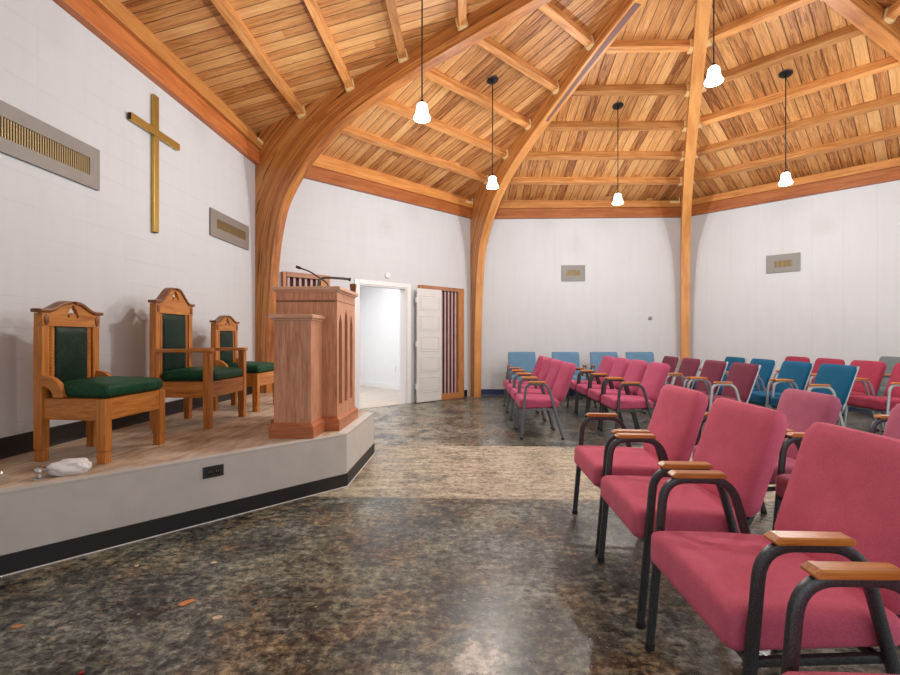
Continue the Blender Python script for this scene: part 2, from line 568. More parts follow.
def velvet(name, col):
    m = fabric(name, col, 0.5, 0.35, 60, 0.8)
    b = m.node_tree.nodes['Principled BSDF']
    b.inputs['Sheen Weight'].default_value = 0.04
    b.inputs['Sheen Tint'].default_value = (0.03, 0.32, 0.14, 1)
    b.inputs['Sheen Roughness'].default_value = 0.3
    b.inputs['Specular IOR Level'].default_value = 0.25
    return m

def hammer(name, col, rough=0.38, metal=0.6):
    m, nt, b = new_mat(name)
    g = NG(nt)
    co = g.coord('Object')
    f = g.noise(co, 260, 3, 0.7)
    c = g.ramp(f, [(0.35, tuple(v * 0.55 for v in col)), (0.65, tuple(min(1, v * 1.6) for v in col))])
    g.l(c, b.inputs['Base Color'])
    b.inputs['Metallic'].default_value = metal
    b.inputs['Roughness'].default_value = rough
    g.l(g.bump(f, 0.2, 0.002), b.inputs['Normal'])
    return m

M = {}
M['lam'] = lam_mat()
M['deck'] = deck_mat()
M['purlin'] = wood('purlin_timber', (0.30, 0.100, 0.026), (0.54, 0.235, 0.070), (0.70, 0.385, 0.150), 'x')
M['plate'] = wood('wall_plate_timber', (0.36, 0.13, 0.030), (0.55, 0.23, 0.060), (0.66, 0.31, 0.095), 'x')
M['redbeam'] = wood('stained_wall_beam', (0.26, 0.070, 0.018), (0.42, 0.132, 0.036), (0.53, 0.20, 0.060), 'x')
M['wall'] = wall_mat('painted_block', 0.75, 0.12)
M['wall_l'] = wall_mat('painted_block_left', 0.30, 0.55)
M['floor'] = floor_mat()
M['stagetop'] = stage_top_mat()
M['stageface'] = plain('stage_paint', (0.56, 0.54, 0.515), 0.55, noise=0.06)
M['base_blk'] = plain('black_rubber_base', (0.012, 0.012, 0.014), 0.45)
M['base_navy'] = plain('navy_rubber_base', (0.016, 0.035, 0.09), 0.4)
M['whitepaint'] = plain('white_gloss_paint', (0.80, 0.80, 0.80), 0.35, noise=0.015)
M['doorpaint'] = plain('white_door_paint', (0.66, 0.66, 0.65), 0.4, noise=0.02)
M['roomwall'] = plain('pale_grey_paint', (0.78, 0.78, 0.785), 0.6, noise=0.015)
M['roomfloor'] = wood('pale_floor', (0.42, 0.35, 0.30), (0.52, 0.45, 0.39), (0.60, 0.53, 0.47), 'x', 1.0, 0.5, rand=0)
M['oak'] = wood('honey_oak', (0.27, 0.080, 0.013), (0.47, 0.170, 0.032), (0.62, 0.275, 0.070), 'z', 1.6, 0.35, rand=0.04)
M['oak_x'] = wood('honey_oak_rail', (0.27, 0.080, 0.013), (0.47, 0.170, 0.032), (0.62, 0.275, 0.070), 'y', 1.6, 0.35, rand=0.04)
M['oak_d'] = wood('honey_oak_deep', (0.27, 0.080, 0.013), (0.47, 0.170, 0.032), (0.62, 0.275, 0.070), 'x', 1.6, 0.35, rand=0.04)
M['moulding'] = wood('dark_moulding', (0.11, 0.036, 0.010), (0.20, 0.070, 0.020), (0.28, 0.11, 0.03), 'y', 1.6, 0.35, rand=0.04)
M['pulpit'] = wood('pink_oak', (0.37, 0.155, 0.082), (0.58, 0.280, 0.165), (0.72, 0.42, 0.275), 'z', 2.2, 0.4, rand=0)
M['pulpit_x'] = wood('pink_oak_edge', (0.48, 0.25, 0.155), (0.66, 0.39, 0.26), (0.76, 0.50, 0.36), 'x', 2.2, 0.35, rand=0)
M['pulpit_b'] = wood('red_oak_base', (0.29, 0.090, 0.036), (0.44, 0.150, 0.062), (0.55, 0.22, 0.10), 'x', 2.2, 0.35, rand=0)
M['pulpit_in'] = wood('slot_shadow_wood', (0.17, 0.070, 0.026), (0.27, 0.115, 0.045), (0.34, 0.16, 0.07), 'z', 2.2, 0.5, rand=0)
M['screenwood'] = wood('screen_frame_wood', (0.30, 0.115, 0.035), (0.45, 0.195, 0.065), (0.56, 0.27, 0.10), 'z', 1.6, 0.4, rand=0.0)
M['screenrail'] = wood('screen_rail_wood', (0.24, 0.10, 0.045), (0.36, 0.165, 0.085), (0.45, 0.23, 0.13), 'x', 1.6, 0.4, rand=0.0)
M['slat'] = plain('mauve_slat', (0.50, 0.35, 0.34), 0.5, noise=0.12)
M['slatback'] = plain('maroon_gap_shade', (0.075, 0.018, 0.024), 0.8, noise=0.1)  # dark maroon stands in for the shade in the cavity behind the slats
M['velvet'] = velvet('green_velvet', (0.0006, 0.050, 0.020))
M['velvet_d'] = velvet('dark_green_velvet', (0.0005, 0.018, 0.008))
M['brass'] = plain('satin_brass', (0.50, 0.33, 0.085), 0.34, 0.75, noise=0.08)
M['darkhole'] = plain('hollow_shade', (0.02, 0.013, 0.008), 0.8)  # near black colour standing in for shade inside openings
M['vent'] = plain('vent_plate', (0.235, 0.210, 0.188), 0.5, 0.0, noise=0.07)
M['ventgrey'] = plain('grey_vent_plate', (0.215, 0.21, 0.195), 0.5, 0.0, noise=0.06)
M['ventbar'] = plain('tan_grille', (0.30, 0.215, 0.095), 0.45, 0.3)
M['black'] = plain('black_metal', (0.012, 0.012, 0.013), 0.4, 0.3)
M['blackplastic'] = plain('black_plastic', (0.02, 0.02, 0.022), 0.4)
M['greymic'] = plain('grey_mic_metal', (0.09, 0.10, 0.105), 0.4, 0.4)
M['hanger'] = plain('cream_joist_hanger', (0.80, 0.60, 0.30), 0.5, 0.0, noise=0.08)
M['chrome'] = plain('chrome', (0.62, 0.62, 0.62), 0.14, 1.0)
M['bag'] = plain('white_plastic_bag', (0.78, 0.78, 0.80), 0.35, noise=0.03)
M['whiteplastic'] = plain('white_plastic', (0.82, 0.82, 0.82), 0.4)
M['orangescrap'] = plain('orange_scrap', (0.60, 0.24, 0.08), 0.6, noise=0.2)
M['palescrap'] = plain('pale_scrap', (0.62, 0.50, 0.38), 0.6, noise=0.2)
M['redscrap'] = plain('red_scrap', (0.35, 0.02, 0.02), 0.6)
M['armwood'] = wood('armrest_wood', (0.30, 0.085, 0.015), (0.48, 0.170, 0.028), (0.60, 0.26, 0.055), 'x', 2.5, 0.32, rand=0.08)
M['frame_dark'] = hammer('charcoal_hammered_steel', (0.060, 0.064, 0.070), 0.36, 0.55)
M['frame_mid'] = hammer('blue_grey_steel', (0.13, 0.155, 0.18), 0.34, 0.55)
M['frame_silver'] = hammer('silver_steel', (0.40, 0.43, 0.46), 0.30, 0.6)
M['rubber'] = plain('black_rubber', (0.012, 0.012, 0.012), 0.7)
M['rose'] = fabric('rose_fabric', (0.60, 0.125, 0.205))
M['pink'] = fabric('pink_fabric', (0.41, 0.074, 0.150))
M['maroon'] = fabric('maroon_fabric', (0.150, 0.032, 0.058))
M['mauve'] = fabric('mauve_fabric', (0.44, 0.135, 0.215))
M['crimson'] = fabric('crimson_fabric', (0.31, 0.036, 0.072))
M['teal'] = fabric('teal_blue_fabric', (0.004, 0.085, 0.175))
M['steelblue'] = fabric('steel_blue_fabric', (0.125, 0.245, 0.375))
M['greyteal'] = fabric('grey_teal_fabric', (0.17, 0.21, 0.22))

def shade_mat():
    m, nt, b = new_mat('lit_glass_shade')
    b.inputs['Base Color'].default_value = (0.9, 0.9, 0.9, 1)
    b.inputs['Emission Color'].default_value = (1.0, 0.98, 0.95, 1)
    b.inputs['Emission Strength'].default_value = SHADE_E
    return m
M['shade'] = shade_mat()

# ------------------------------------------------------------------ room shell
class Wall:
    """local x along the wall, y outward, z up"""
    def __init__(self, k0, k1):
        self.o = corner(k0)
        self.k0, self.k1 = k0, k1
        d = corner(k1) - corner(k0)
        self.rz = math.atan2(d.y, d.x)
        self.L = d.length
        n = Vector((-d.y, d.x, 0)) / d.length
        self.ap = (corner(k0) - Vector((CX, CY, 0))).dot(n)
        e = d / d.length
        self.uc = (Vector((CX, CY, 0)) - corner(k0)).dot(e)
        self.slope = (APEX_Z - EAVE_Z) / self.ap
    def pt(self, u, v, z=0.0):
        c, s = math.cos(self.rz), math.sin(self.rz)
        return Vector((self.o.x + u * c - v * s, self.o.y + u * s + v * c, z))
    def put(self, name, bm, mats, **kw):
        return link(name, bm, mats, loc=self.o, rot=(0, 0, self.rz), **kw)

W_front = Wall(5, 4)
W_left = Wall(4, 3)
W_door = Wall(3, 2)
W_back = Wall(2, 1)
W_diag = Wall(1, 0)
W_right = Wall(0, 7)
HT = 3.99

fl = bmesh.new()
prism(fl, [(corner(k) + (corner(k) - Vector((CX, CY, 0))).normalized() * 0.06).to_2d()[:] for k in range(8)], 'z', -0.12, 0.0)
tag(link('floor', fl, M['floor']), kind='structure')

def wall_solid(name, w, mat):
    return tag(w.put(name, boxm(-0.06, w.L + 0.06, 0, 0.16, 0, HT), mat), kind='structure')
wall_solid('wall_front_left_diagonal', W_front, M['wall_l'])
wall_solid('wall_left', W_left, M['wall_l'])
wall_solid('wall_back', W_back, M['wall'])
wall_solid('wall_right_diagonal', W_diag, M['wall'])
wall_solid('wall_right', W_right, M['wall'])
# wall with the doorway
DU0, DU1, DH = 1.63, 2.61, 2.03
bm = bmesh.new()
plate_holes(bm, [(-0.06, 0), (DU0, 0), (DU0, DH), (DU1, DH), (DU1, 0), (W_door.L + 0.06, 0), (W_door.L + 0.06, HT), (-0.06, HT)], [], 'y', 0, 0.16)
tag(W_door.put('wall_left_diagonal', bm, M['wall_l']), kind='structure')

# ceiling boards, one facet per bay, boards running up the slope
bm = bmesh.new()
uvl = bm.loops.layers.uv.new('UVMap')
apex_lo = Vector((CX, CY, APEX_Z))
KO = 1.03
for k in range(8):
    p0 = apex_lo + (eave(k) - apex_lo) * KO
    p1 = apex_lo + (eave(k + 1) - apex_lo) * KO
    half = (p1 - p0).length / 2
    sl = (apex_lo - (p0 + p1) / 2).length
    for dz, flip in ((0, True), (0.06, False)):
        off = Vector((0, 0, dz))
        vs = [bm.verts.new(p0 + off), bm.verts.new(p1 + off), bm.verts.new(apex_lo + off)]
        uv = [(-half + k * 11.3, 0), (half + k * 11.3, 0), (k * 11.3, sl)]
        if flip: vs, uv = vs[::-1], uv[::-1]
        f = bm.faces.new(vs)
        for lp, u in zip(f.loops, uv):
            lp[uvl].uv = u
me = bpy.data.meshes.new('ceiling')
bm.to_mesh(me); bm.free()
me.materials.append(M['deck'])
ceil = bpy.data.objects.new('ceiling', me)
COL.objects.link(ceil)
tag(ceil, kind='structure')

# beams on the wall heads
tn = 0
for w in (W_left, W_door, W_back, W_diag, W_right, W_front):
    tn += 1
    tag(w.put('trim_%d' % tn, boxm(0.0, w.L, -0.075, 0.02, 3.515, 3.700), M['redbeam'], bevel=0.004), kind='structure')
    tn += 1
    bm = bmesh.new()
    box(bm, 0.0, w.L, -0.120, 0.02, 3.701, 3.82)
    box(bm, 0.0, w.L, -0.012, 0.02, 3.82, 3.99)
    tag(w.put('trim_%d' % tn, bm, M['plate'], bevel=0.004), kind='structure')

# base strips
def baseboard(name, w, u0, u1, z0, mat):
    bm = bmesh.new()
    prism(bm, [(0.0, z0), (-0.014, z0), (-0.010, z0 + 0.012), (-0.007, z0 + 0.03), (-0.007, z0 + 0.125), (-0.003, z0 + 0.13), (0.0, z0 + 0.13)], 'x', u0, u1)
    return tag(w.put(name, bm, mat), kind='structure')
baseboard('baseboard_left', W_left, 0.0, 4.16, 0.405, M['base_blk'])
baseboard('baseboard_left_diagonal', W_door, 3.96, 4.12, 0.0, M['base_blk'])
baseboard('baseboard_back', W_back, 0.12, 4.14, 0.0, M['base_navy'])
baseboard('baseboard_right_diagonal', W_diag, 0.12, 4.14, 0.0, M['base_navy'])

# ------------------------------------------------------------------ laminated arches
INTR = [(0.225, 0.0), (0.235, 0.6), (0.25, 1.2), (0.29, 1.8), (0.36, 2.40), (0.475, 2.86), (0.62, 3.12), (0.78, 3.32), (1.05, 3.58), (1.42, 3.83),
        (1.88, 4.04), (2.45, 4.24), (3.2, 4.46), (3.95, 4.67), (4.6, 4.83), (5.566, 5.07)]
OUTR = [(0.0, 0.0), (0.0, 0.6), (0.0, 1.2), (0.0, 1.8), (0.0, 2.45), (0.0, 3.0), (0.0, 3.4), (0.0, 3.75), (0.16, 4.005), (0.85, 4.17),
        (1.5, 4.33), (2.2, 4.50), (3.05, 4.70), (3.87, 4.895), (4.55, 5.06), (5.566, 5.30)]
def spline(pts, n):
    out = []
    m = len(pts)
    for i in range(m - 1):
        p0 = Vector(pts[max(i - 1, 0)]); p1 = Vector(pts[i]); p2 = Vector(pts[i + 1]); p3 = Vector(pts[min(i + 2, m - 1)])
        for k in range(n):
            t = k / n
            out.append(0.5 * ((2 * p1) + (-p0 + p2) * t + (2 * p0 - 5 * p1 + 4 * p2 - p3) * t * t + (-p0 + 3 * p1 - 3 * p2 + p3) * t ** 3))
    out.append(Vector(pts[-1]))
    return out
def lerp_poly(pts, n):
    out = []
    for i in range(len(pts) - 1):
        for k in range(n):
            out.append(Vector(pts[i]).lerp(Vector(pts[i + 1]), k / n))
    out.append(Vector(pts[-1]))
    return out
ARCH_T = 0.073
def arch_mesh():
    bm = bmesh.new()
    uvl = bm.loops.layers.uv.new('UVMap')
    I, O = spline(INTR, 5), lerp_poly(OUTR, 5)
    s = [0.0]
    for i in range(1, len(I)):
        s.append(s[-1] + (I[i] - I[i - 1]).length)
    R = 8
    def quad(vs, uvs, mi=0):
        f = bm.faces.new([bm.verts.new(v) for v in vs])
        f.smooth = False
        for lp, u in zip(f.loops, uvs):
            lp[uvl].uv = u
    for i in range(len(I) - 1):
        for sd in (-1, 1):
            y = sd * ARCH_T
            for r in range(R):
                a0, a1 = r / R, (r + 1) / R
                q = []
                for (j, a) in ((i, a0), (i + 1, a0), (i + 1, a1), (i, a1)):
                    p = I[j].lerp(O[j], a)
                    q.append((Vector((p.x, y, p.y)), (s[j], (O[j] - I[j]).length * a)))
                if sd > 0: q = q[::-1]
                quad([t[0] for t in q], [t[1] for t in q])
        quad([Vector((I[i].x, -ARCH_T, I[i].y)), Vector((I[i].x, ARCH_T, I[i].y)), Vector((I[i + 1].x, ARCH_T, I[i + 1].y)), Vector((I[i + 1].x, -ARCH_T, I[i + 1].y))],
             [(s[i] + 40, 0.005), (s[i] + 40, 0.033), (s[i + 1] + 40, 0.033), (s[i + 1] + 40, 0.005)])
        quad([Vector((O[i].x, ARCH_T, O[i].y)), Vector((O[i].x, -ARCH_T, O[i].y)), Vector((O[i + 1].x, -ARCH_T, O[i + 1].y)), Vector((O[i + 1].x, ARCH_T, O[i + 1].y))],
             [(s[i] + 60, 0.005), (s[i] + 60, 0.033), (s[i + 1] + 60, 0.033), (s[i + 1] + 60, 0.005)])
    bmesh.ops.remove_doubles(bm, verts=bm.verts[:], dist=1e-5)
    me = bpy.data.meshes.new('laminated_arch')
    bm.to_mesh(me); bm.free()
    me.materials.append(M['lam'])
    return me
am = arch_mesh()
def arch(k, label):
    c = corner(k)
    o = bpy.data.objects.new('laminated_arch', am)
    COL.objects.link(o)
    o.location = c
    o.rotation_euler = (0, 0, math.atan2(CY - c.y, CX - c.x))
    o.scale = (math.hypot(CY - c.y, CX - c.x) / 5.566, 1, 1)
    return tag(o, label, 'beam', 'curved laminated arches carrying the roof')
arch(3, 'curved laminated timber arch rising from behind the wooden pulpit, wide in the haunch')
arB = arch(2, 'curved laminated timber arch at the left end of the white back wall')
arch(1, 'laminated timber arch seen edge on at the right end of the back wall')
arch(0, 'laminated timber roof arch cutting across the top right corner')
# conduit cover under the arch at the left end of the back wall
bm = bmesh.new()
I = spline(INTR, 5)
seg = [p for p in I if 2.7 < p.x < 4.6]
n = len(seg)
def strip(y0f, y1f, dz):
    top, bot = [], []
    rows = []
    for i, p in enumerate(seg):
        t = i / (n - 1)
        y0, y1 = y0f(t), y1f(t)
        rows.append([bm.verts.new((p.x, y0, p.y + 0.002)), bm.verts.new((p.x, y1, p.y + 0.002)), bm.verts.new((p.x, y1, p.y - dz)), bm.verts.new((p.x, y0, p.y - dz))])
    for i in range(n - 1):
        for k in range(4):
            bm.faces.new([rows[i][k], rows[i][(k + 1) % 4], rows[i + 1][(k + 1) % 4], rows[i + 1][k]])
    bm.faces.new(rows[0]); bm.faces.new(rows[-1][::-1])
strip(lambda t: -0.018 - 0.022 * t, lambda t: 0.018 + 0.022 * t, 0.006)
link('cable_cover', bm, plain('dark_cable_cover', (0.17, 0.085, 0.075), 0.5), arB)['label'] = 'dark cable cover strip under the arch'

# ------------------------------------------------------------------ purlins
DS = [0.79, 1.55, 2.30, 3.05, 3.80, 4.55]
ORD = ['lowest', 'second', 'third', 'fourth', 'fifth', 'sixth']
THETA = -math.atan(SLOPE)
def purlins(w, bay, which=range(6), ends=(True, True)):
    for i in which:
        t = DS[i] * 0.9239
        fr = t / w.ap
        e0, e1 = eave(w.k0).lerp(APEX, fr), eave(w.k1).lerp(APEX, fr)
        ax = (e1 - e0).normalized()
        nrm = ax.cross(APEX - e0).normalized()
        if nrm.z < 0: nrm = -nrm
        Mr = Matrix((ax, nrm.cross(ax), nrm)).transposed()
        half = (e1 - e0).length / 2 - ARCH_T / 0.9239 - 0.012
        p = (e0 + e1) / 2 - nrm * 0.055
        o = link('roof_purlin', boxm(-half, half, -0.045, 0.045, -0.055, 0.055), M['purlin'], loc=p, rot=Mr.to_euler(), bevel=0.004)
        tag(o, '%s timber purlin up from the wall, roof bay over %s' % (ORD[i], bay), 'beam', 'roof purlins over ' + bay)
        for s, on in zip((-1, 1), ends):
            if not on: continue
            b = bmesh.new()
            x0, x1 = sorted((s * (half + 0.008), s * (half - 0.045)))
            box(b, x0, x1, -0.060, -0.0455, -0.072, 0.045)
            box(b, x0, x1, 0.0455, 0.060, -0.072, 0.045)
            box(b, x0, x1, -0.060, 0.060, -0.072, -0.0556)
            link('joist_hanger', b, M['hanger'], o)['label'] = 'cream joist hanger at the purlin end'
purlins(W_left, 'the three thrones')
purlins(W_door, 'the doorway')
purlins(W_back, 'the back wall')
purlins(W_diag, 'the right hand wall')
purlins(W_right, 'the top right corner', which=(3, 4))
def wall_hangers(w, us, name_label):
    for u, lab in us:
        b = bmesh.new()
        box(b, u - 0.09, u + 0.09, -0.135, -0.1205, 3.765, 3.81)
        box(b, u + 0.075, u + 0.09, -0.135, -0.1205, 3.81, 3.88)
        tag(w.put('plate_hanger', b, M['hanger']), lab, 'bracket', 'cream hangers at the ends of the wall plates')
wall_hangers(W_left, [(W_left.L - 0.19, 'cream metal hanger at the end of the wall beam over the thrones')], '')
wall_hangers(W_door, [(W_door.L - 0.24, 'cream metal hanger at the end of the wall beam over the slatted screen')], '')
wall_hangers(W_back, [(W_back.L - 0.24, 'cream metal hanger at the right end of the back wall beam')], '')

# ------------------------------------------------------------------ pendants
def pendant(x, y, zc, where, first):
    r = max(abs((x - CX) * math.cos(a) + (y - CY) * math.sin(a)) for a in [math.radians(45 * k) for k in range(8)])
    zt = deck_at(x, y) - (0.13 if r < 0.3 else 0.0)
    root = empty('pendant_lamp', (x, y, zc))
    tag(root, where, 'pendant lamp', 'bell pendant lamps hanging from the roof')
    b = bmesh.new()
    tl = math.atan(SLOPE) if r > 0.3 else 0
    ang = math.atan2(y - CY, x - CX)
    Mx = Matrix.Translation((0, 0, zt - zc - 0.004)) @ Matrix.Rotation(ang, 4, 'Z') @ Matrix.Rotation(tl, 4, 'Y')
    lathe(b, [(0.075, 0.0), (0.078, -0.006), (0.070, -0.016), (0.030, -0.020), (0.012, -0.024), (0.010, -0.04)], 24, Mx)
    link('canopy', b, M['black'], root, smooth='angle')
    b = bmesh.new()
    tube(b, [(0, 0, 0.10), (0, 0, zt - zc - 0.02)], 0.0065, n=8, side=Vector((1, 0, 0)))
    link('cord', b, M['black'], root, smooth=True)
    b = bmesh.new()
    lathe(b, [(0.010, 0.108), (0.016, 0.102), (0.018, 0.082), (0.016, 0.075)], 16)
    link('socket', b, M['black'], root, smooth='angle')
    b = bmesh.new()
    prof = [(0.018, 0.078), (0.034, 0.073), (0.046, 0.060), (0.052, 0.035), (0.055, 0.0), (0.060, -0.022), (0.074, -0.044), (0.080, -0.058), (0.077, -0.068), (0.070, -0.073)]
    inner = [(0.068, -0.066), (0.066, -0.050), (0.054, -0.024), (0.048, 0.0), (0.045, 0.034), (0.040, 0.054), (0.018, 0.070)]
    lathe(b, prof + inner, 28, cap=False)
    link('glass_shade', b, M['shade'], root, smooth=True)
    b = bmesh.new()
    lathe(b, [(0.002, -0.045), (0.018, -0.040), (0.028, -0.022), (0.028, 0.0), (0.016, 0.03), (0.013, 0.055), (0.002, 0.056)], 16)
    link('bulb', b, M['shade'], root, smooth=True)
    ld = bpy.data.lights.new('pendant_glow', 'POINT')
    ld.energy = PENDANT_W
    ld.shadow_soft_size = 0.07
    ld.color = (1.0, 0.97, 0.93)
    lo = bpy.data.objects.new('pendant_glow', ld)
    COL.objects.link(lo)
    lo.parent = root
    lo.location = (0, 0, -0.16)
    return root
pendant(-0.416, 4.38, 3.225, 'lit bell pendant lamp hanging before the large arch, leftmost of the five', 1)
pendant(0.33, 6.37, 3.215, 'lit bell pendant lamp hanging in front of the arch left of the back wall', 0)
pendant(2.20, 7.12, 3.19, 'lit bell pendant lamp hanging in front of the middle of the back wall', 0)
pendant(4.08, 6.32, 3.20, 'lit bell pendant lamp hanging in front of the right hand wall, rightmost of the five', 0)
pendant(2.24, 4.46, 3.55, 'brightest bell pendant lamp, hung high near the roof centre', 0)

pendant(4.87, 4.42, 3.20, 'lit bell pendant lamp just outside the right edge, beyond the five in view', 0)

# ------------------------------------------------------------------ doorway, screens, doors
bm = bmesh.new()
box(bm, DU0 - 0.085, DU0, -0.018, 0.0, 0, DH + 0.07)
box(bm, DU1, DU1 + 0.085, -0.018, 0.0, 0, DH + 0.07)
box(bm, DU0, DU1, -0.018, 0.0, DH, DH + 0.07)
box(bm, DU0, DU0 + 0.02, 0.0, 0.17, 0, DH)
box(bm, DU1 - 0.02, DU1, 0.0, 0.17, 0, DH)
box(bm, DU0 + 0.02, DU1 - 0.02, 0.0, 0.17, DH - 0.02, DH)
tag(W_door.put('trim_30', bm, M['whitepaint'], bevel=0.003), kind='structure')

def slat_screen(u0, u1, label):
    root = empty('slatted_screen', W_door.pt(u0, 0, 0), (0, 0, W_door.rz))
    tag(root, label, 'screen', 'slatted wooden screens beside the doorway')
    L = u1 - u0
    b = boxm(0.02, L - 0.02, -0.018, -0.002, 0.02, 2.08)
    link('backing', b, M['slatback'], root)
    b = bmesh.new(); box(b, 0, 0.05, -0.075, 0, 0, 2.10); link('stile', b, M['screenwood'], root, bevel=0.003)
    b = bmesh.new(); box(b, L - 0.15, L, -0.085, 0, 0, 2.10); link('stile', b, M['screenwood'], root, bevel=0.003)
    b = bmesh.new(); box(b, 0.05, L - 0.15, -0.085, 0, 2.03, 2.10); link('top_rail', b, M['screenrail'], root, bevel=0.003)
    b = bmesh.new(); box(b, 0.05, L - 0.15, -0.085, 0, 0.0, 0.11); link('bottom_rail', b, M['screenwood'], root, bevel=0.003)
    n = int((L - 0.20) / 0.084)
    for i in range(n):
        c = 0.05 + (i + 0.5) * (L - 0.20) / n
        b = boxm(c - 0.017, c + 0.017, -0.046, -0.030, 0.11, 2.03)
        link('slat', b, M['slat'], root)
    return root
slat_screen(0.33, 1.065, 'dark slatted wooden screen on the wall behind the pulpit')
slat_screen(2.86, 3.955, 'slatted wooden screen partly behind the open white door')

def door_leaf(name, u0, wd, hinge_left, label):
    root = empty(name, W_door.pt(u0, -0.089, 0), (0, 0, W_door.rz))
    tag(root, label, 'door')
    H = 2.03
    b = boxm(0, wd, -0.030, 0.0, 0.012, H)
    link('door_slab', b, M['doorpaint'], root, bevel=0.003)
    n = 5
    ph = (H - 0.16 - (n - 1) * 0.10 - 0.14) / n
    z = 0.18
    for i in range(n):
        b = bmesh.new()
        x0, x1 = 0.06, wd - 0.06
        # raised lip round a recessed panel
        z1 = z + ph
        for (a0, a1, c0, c1) in ((x0, x1, z, z + 0.012), (x0, x1, z1 - 0.012, z1), (x0, x0 + 0.012, z + 0.012, z1 - 0.012), (x1 - 0.012, x1, z + 0.012, z1 - 0.012)):
            box(b, a0, a1, -0.038, -0.030, c0, c1)
        box(b, x0 + 0.03, x1 - 0.03, -0.036, -0.030, z + 0.03, z1 - 0.03)
        link('door_panel', b, M['doorpaint'], root, bevel=0.003)
        z = z1 + 0.10
    hx = 0.0 if hinge_left else wd
    for hz in (0.25, 1.0, 1.78):
        b = boxm(hx - 0.018, hx + 0.006, -0.034, 0.004, hz, hz + 0.09) if hinge_left else boxm(hx - 0.006, hx + 0.018, -0.034, 0.004, hz, hz + 0.09)
        link('hinge', b, M['whitepaint'], root)
    return root
door_leaf('panel_door', 2.755, 0.575, True, 'white five panel door standing open against the right slatted screen')

# hallway behind the doorway
def hall(name, bm, m):
    return tag(W_door.put(name, bm, m), kind='structure')
hall('floor_hall', boxm(0.2, 3.95, 0.0, 3.5, -0.10, 0.004), M['roomfloor'])
hall('wall_hall_right', boxm(3.80, 3.95, 0.16, 3.30, 0.004, 2.6), M['roomwall'])
hall('wall_hall_back', boxm(0.2, 3.95, 3.30, 3.45, 0.004, 2.6), M['roomwall'])
hall('wall_hall_left', boxm(0.2, 0.35, 0.16, 3.30, 0.004, 2.6), M['roomwall'])
hall('ceiling_hall', boxm(0.2, 3.95, 0.16, 3.45, 2.6, 2.7), M['roomwall'])
hall('baseboard_hall_right', boxm(3.785, 3.80, 0.16, 3.285, 0.004, 0.13), M['whitepaint'])
hall('baseboard_hall_back', boxm(0.35, 3.785, 3.285, 3.30, 0.004, 0.13), M['whitepaint'])
ld = bpy.data.lights.new('hall_fill_light', 'AREA')  # added unseen fill that brightens the hall, no fixture modelled
ld.energy = 52; ld.size = 2.4; ld.color = (0.97, 0.98, 1.0)
lo = bpy.data.objects.new('hall_fill_light', ld)
COL.objects.link(lo)
lo.location = W_door.pt(2.0, 1.7, 2.56)
b = bmesh.new(); box(b, 3.35, 3.43, 3.288, 3.299, 1.10, 1.22); box(b, 3.38, 3.40, 3.280, 3.288, 1.145, 1.175)
tag(W_door.put('light_switch', b, M['whiteplastic']), 'white light switch on the wall inside the doorway', 'switch')
b = bmesh.new(); box(b, 3.788, 3.799, 1.90, 1.98, 0.42, 0.54); box(b, 3.783, 3.788, 1.925, 1.955, 0.435, 0.47); box(b, 3.783, 3.788, 1.925, 1.955, 0.49, 0.525)
tag(W_door.put('wall_outlet', b, M['whiteplastic']), 'white outlet low on the wall inside the doorway', 'outlet')
# small round fittings on the walls
b = bmesh.new()
lathe(b, [(0.055, 0.0), (0.055, 0.012), (0.042, 0.03), (0.02, 0.036)], 20, Matrix.Translation((2.19, 0, 2.21)) @ Matrix.Rotation(PI / 2, 4, 'X'))
tag(W_door.put('round_fitting', b, M['whitepaint'], smooth='angle'), 'small white round fitting on the wall above the doorway', 'fitting')
b = bmesh.new()
lathe(b, [(0.035, 0.0), (0.035, 0.02), (0.02, 0.028)], 16, Matrix.Translation((3.48, 0, 1.54)) @ Matrix.Rotation(PI / 2, 4, 'X'))
tag(W_back.put('thermostat', b, M['vent'], smooth='angle'), 'small round grey thermostat on the back wall', 'thermostat')

# ------------------------------------------------------------------ wall vents
def vent(w, u0, u1, z0, z1, gu0, gu1, gz0, gz1, m, label, bars):
    root = empty('wall_vent', w.pt((u0 + u1) / 2, 0, z0), (0, 0, w.rz))
    tag(root, label, 'vent')
    c = (u0 + u1) / 2
    b = bmesh.new()
    plate_holes(b, [(u0 - c, 0), (u1 - c, 0), (u1 - c, z1 - z0), (u0 - c, z1 - z0)],
                [[(gu0 - c, gz0 - z0), (gu1 - c, gz0 - z0), (gu1 - c, gz1 - z0), (gu0 - c, gz1 - z0)]], 'y', -0.022, -0.002)
    link('face_plate', b, m, root)
    link('grille_backing', boxm(gu0 - c, gu1 - c, -0.006, -0.003, gz0 - z0, gz1 - z0), M['darkhole'], root)  # dark sheet in place of the shade behind the grille
    b = bmesh.new()
    L = gu1 - gu0
    nb = max(5, int(L / bars))
    for i in range(nb):
        x = gu0 - c + (i + 0.5) * L / nb
        h = gz1 - gz0
        Mx = Matrix.Translation((x, -0.012, (gz0 + gz1) / 2 - z0)) @ Matrix.Rotation(0.0, 4, 'Y')
        box(b, -0.0048, 0.0048, -0.004, 0.004, -h / 2, h / 2, Mx)
    link('grille', b, M['ventbar'], root)
    return root
vo = W_left.o.y
vent(W_left, 2.40 - vo, 3.66 - vo, 2.31, 2.625, 2.50 - vo, 3.56 - vo, 2.40, 2.53, M['vent'], 'long tan grey wall vent above the nearest throne', 0.019)
vent(W_left, 5.29 - vo, 6.23 - vo, 2.31, 2.62, 5.42 - vo, 6.13 - vo, 2.42, 2.525, M['vent'], 'shorter tan grey wall vent between the brass cross and the arch', 0.019)
bo = W_back.o.x
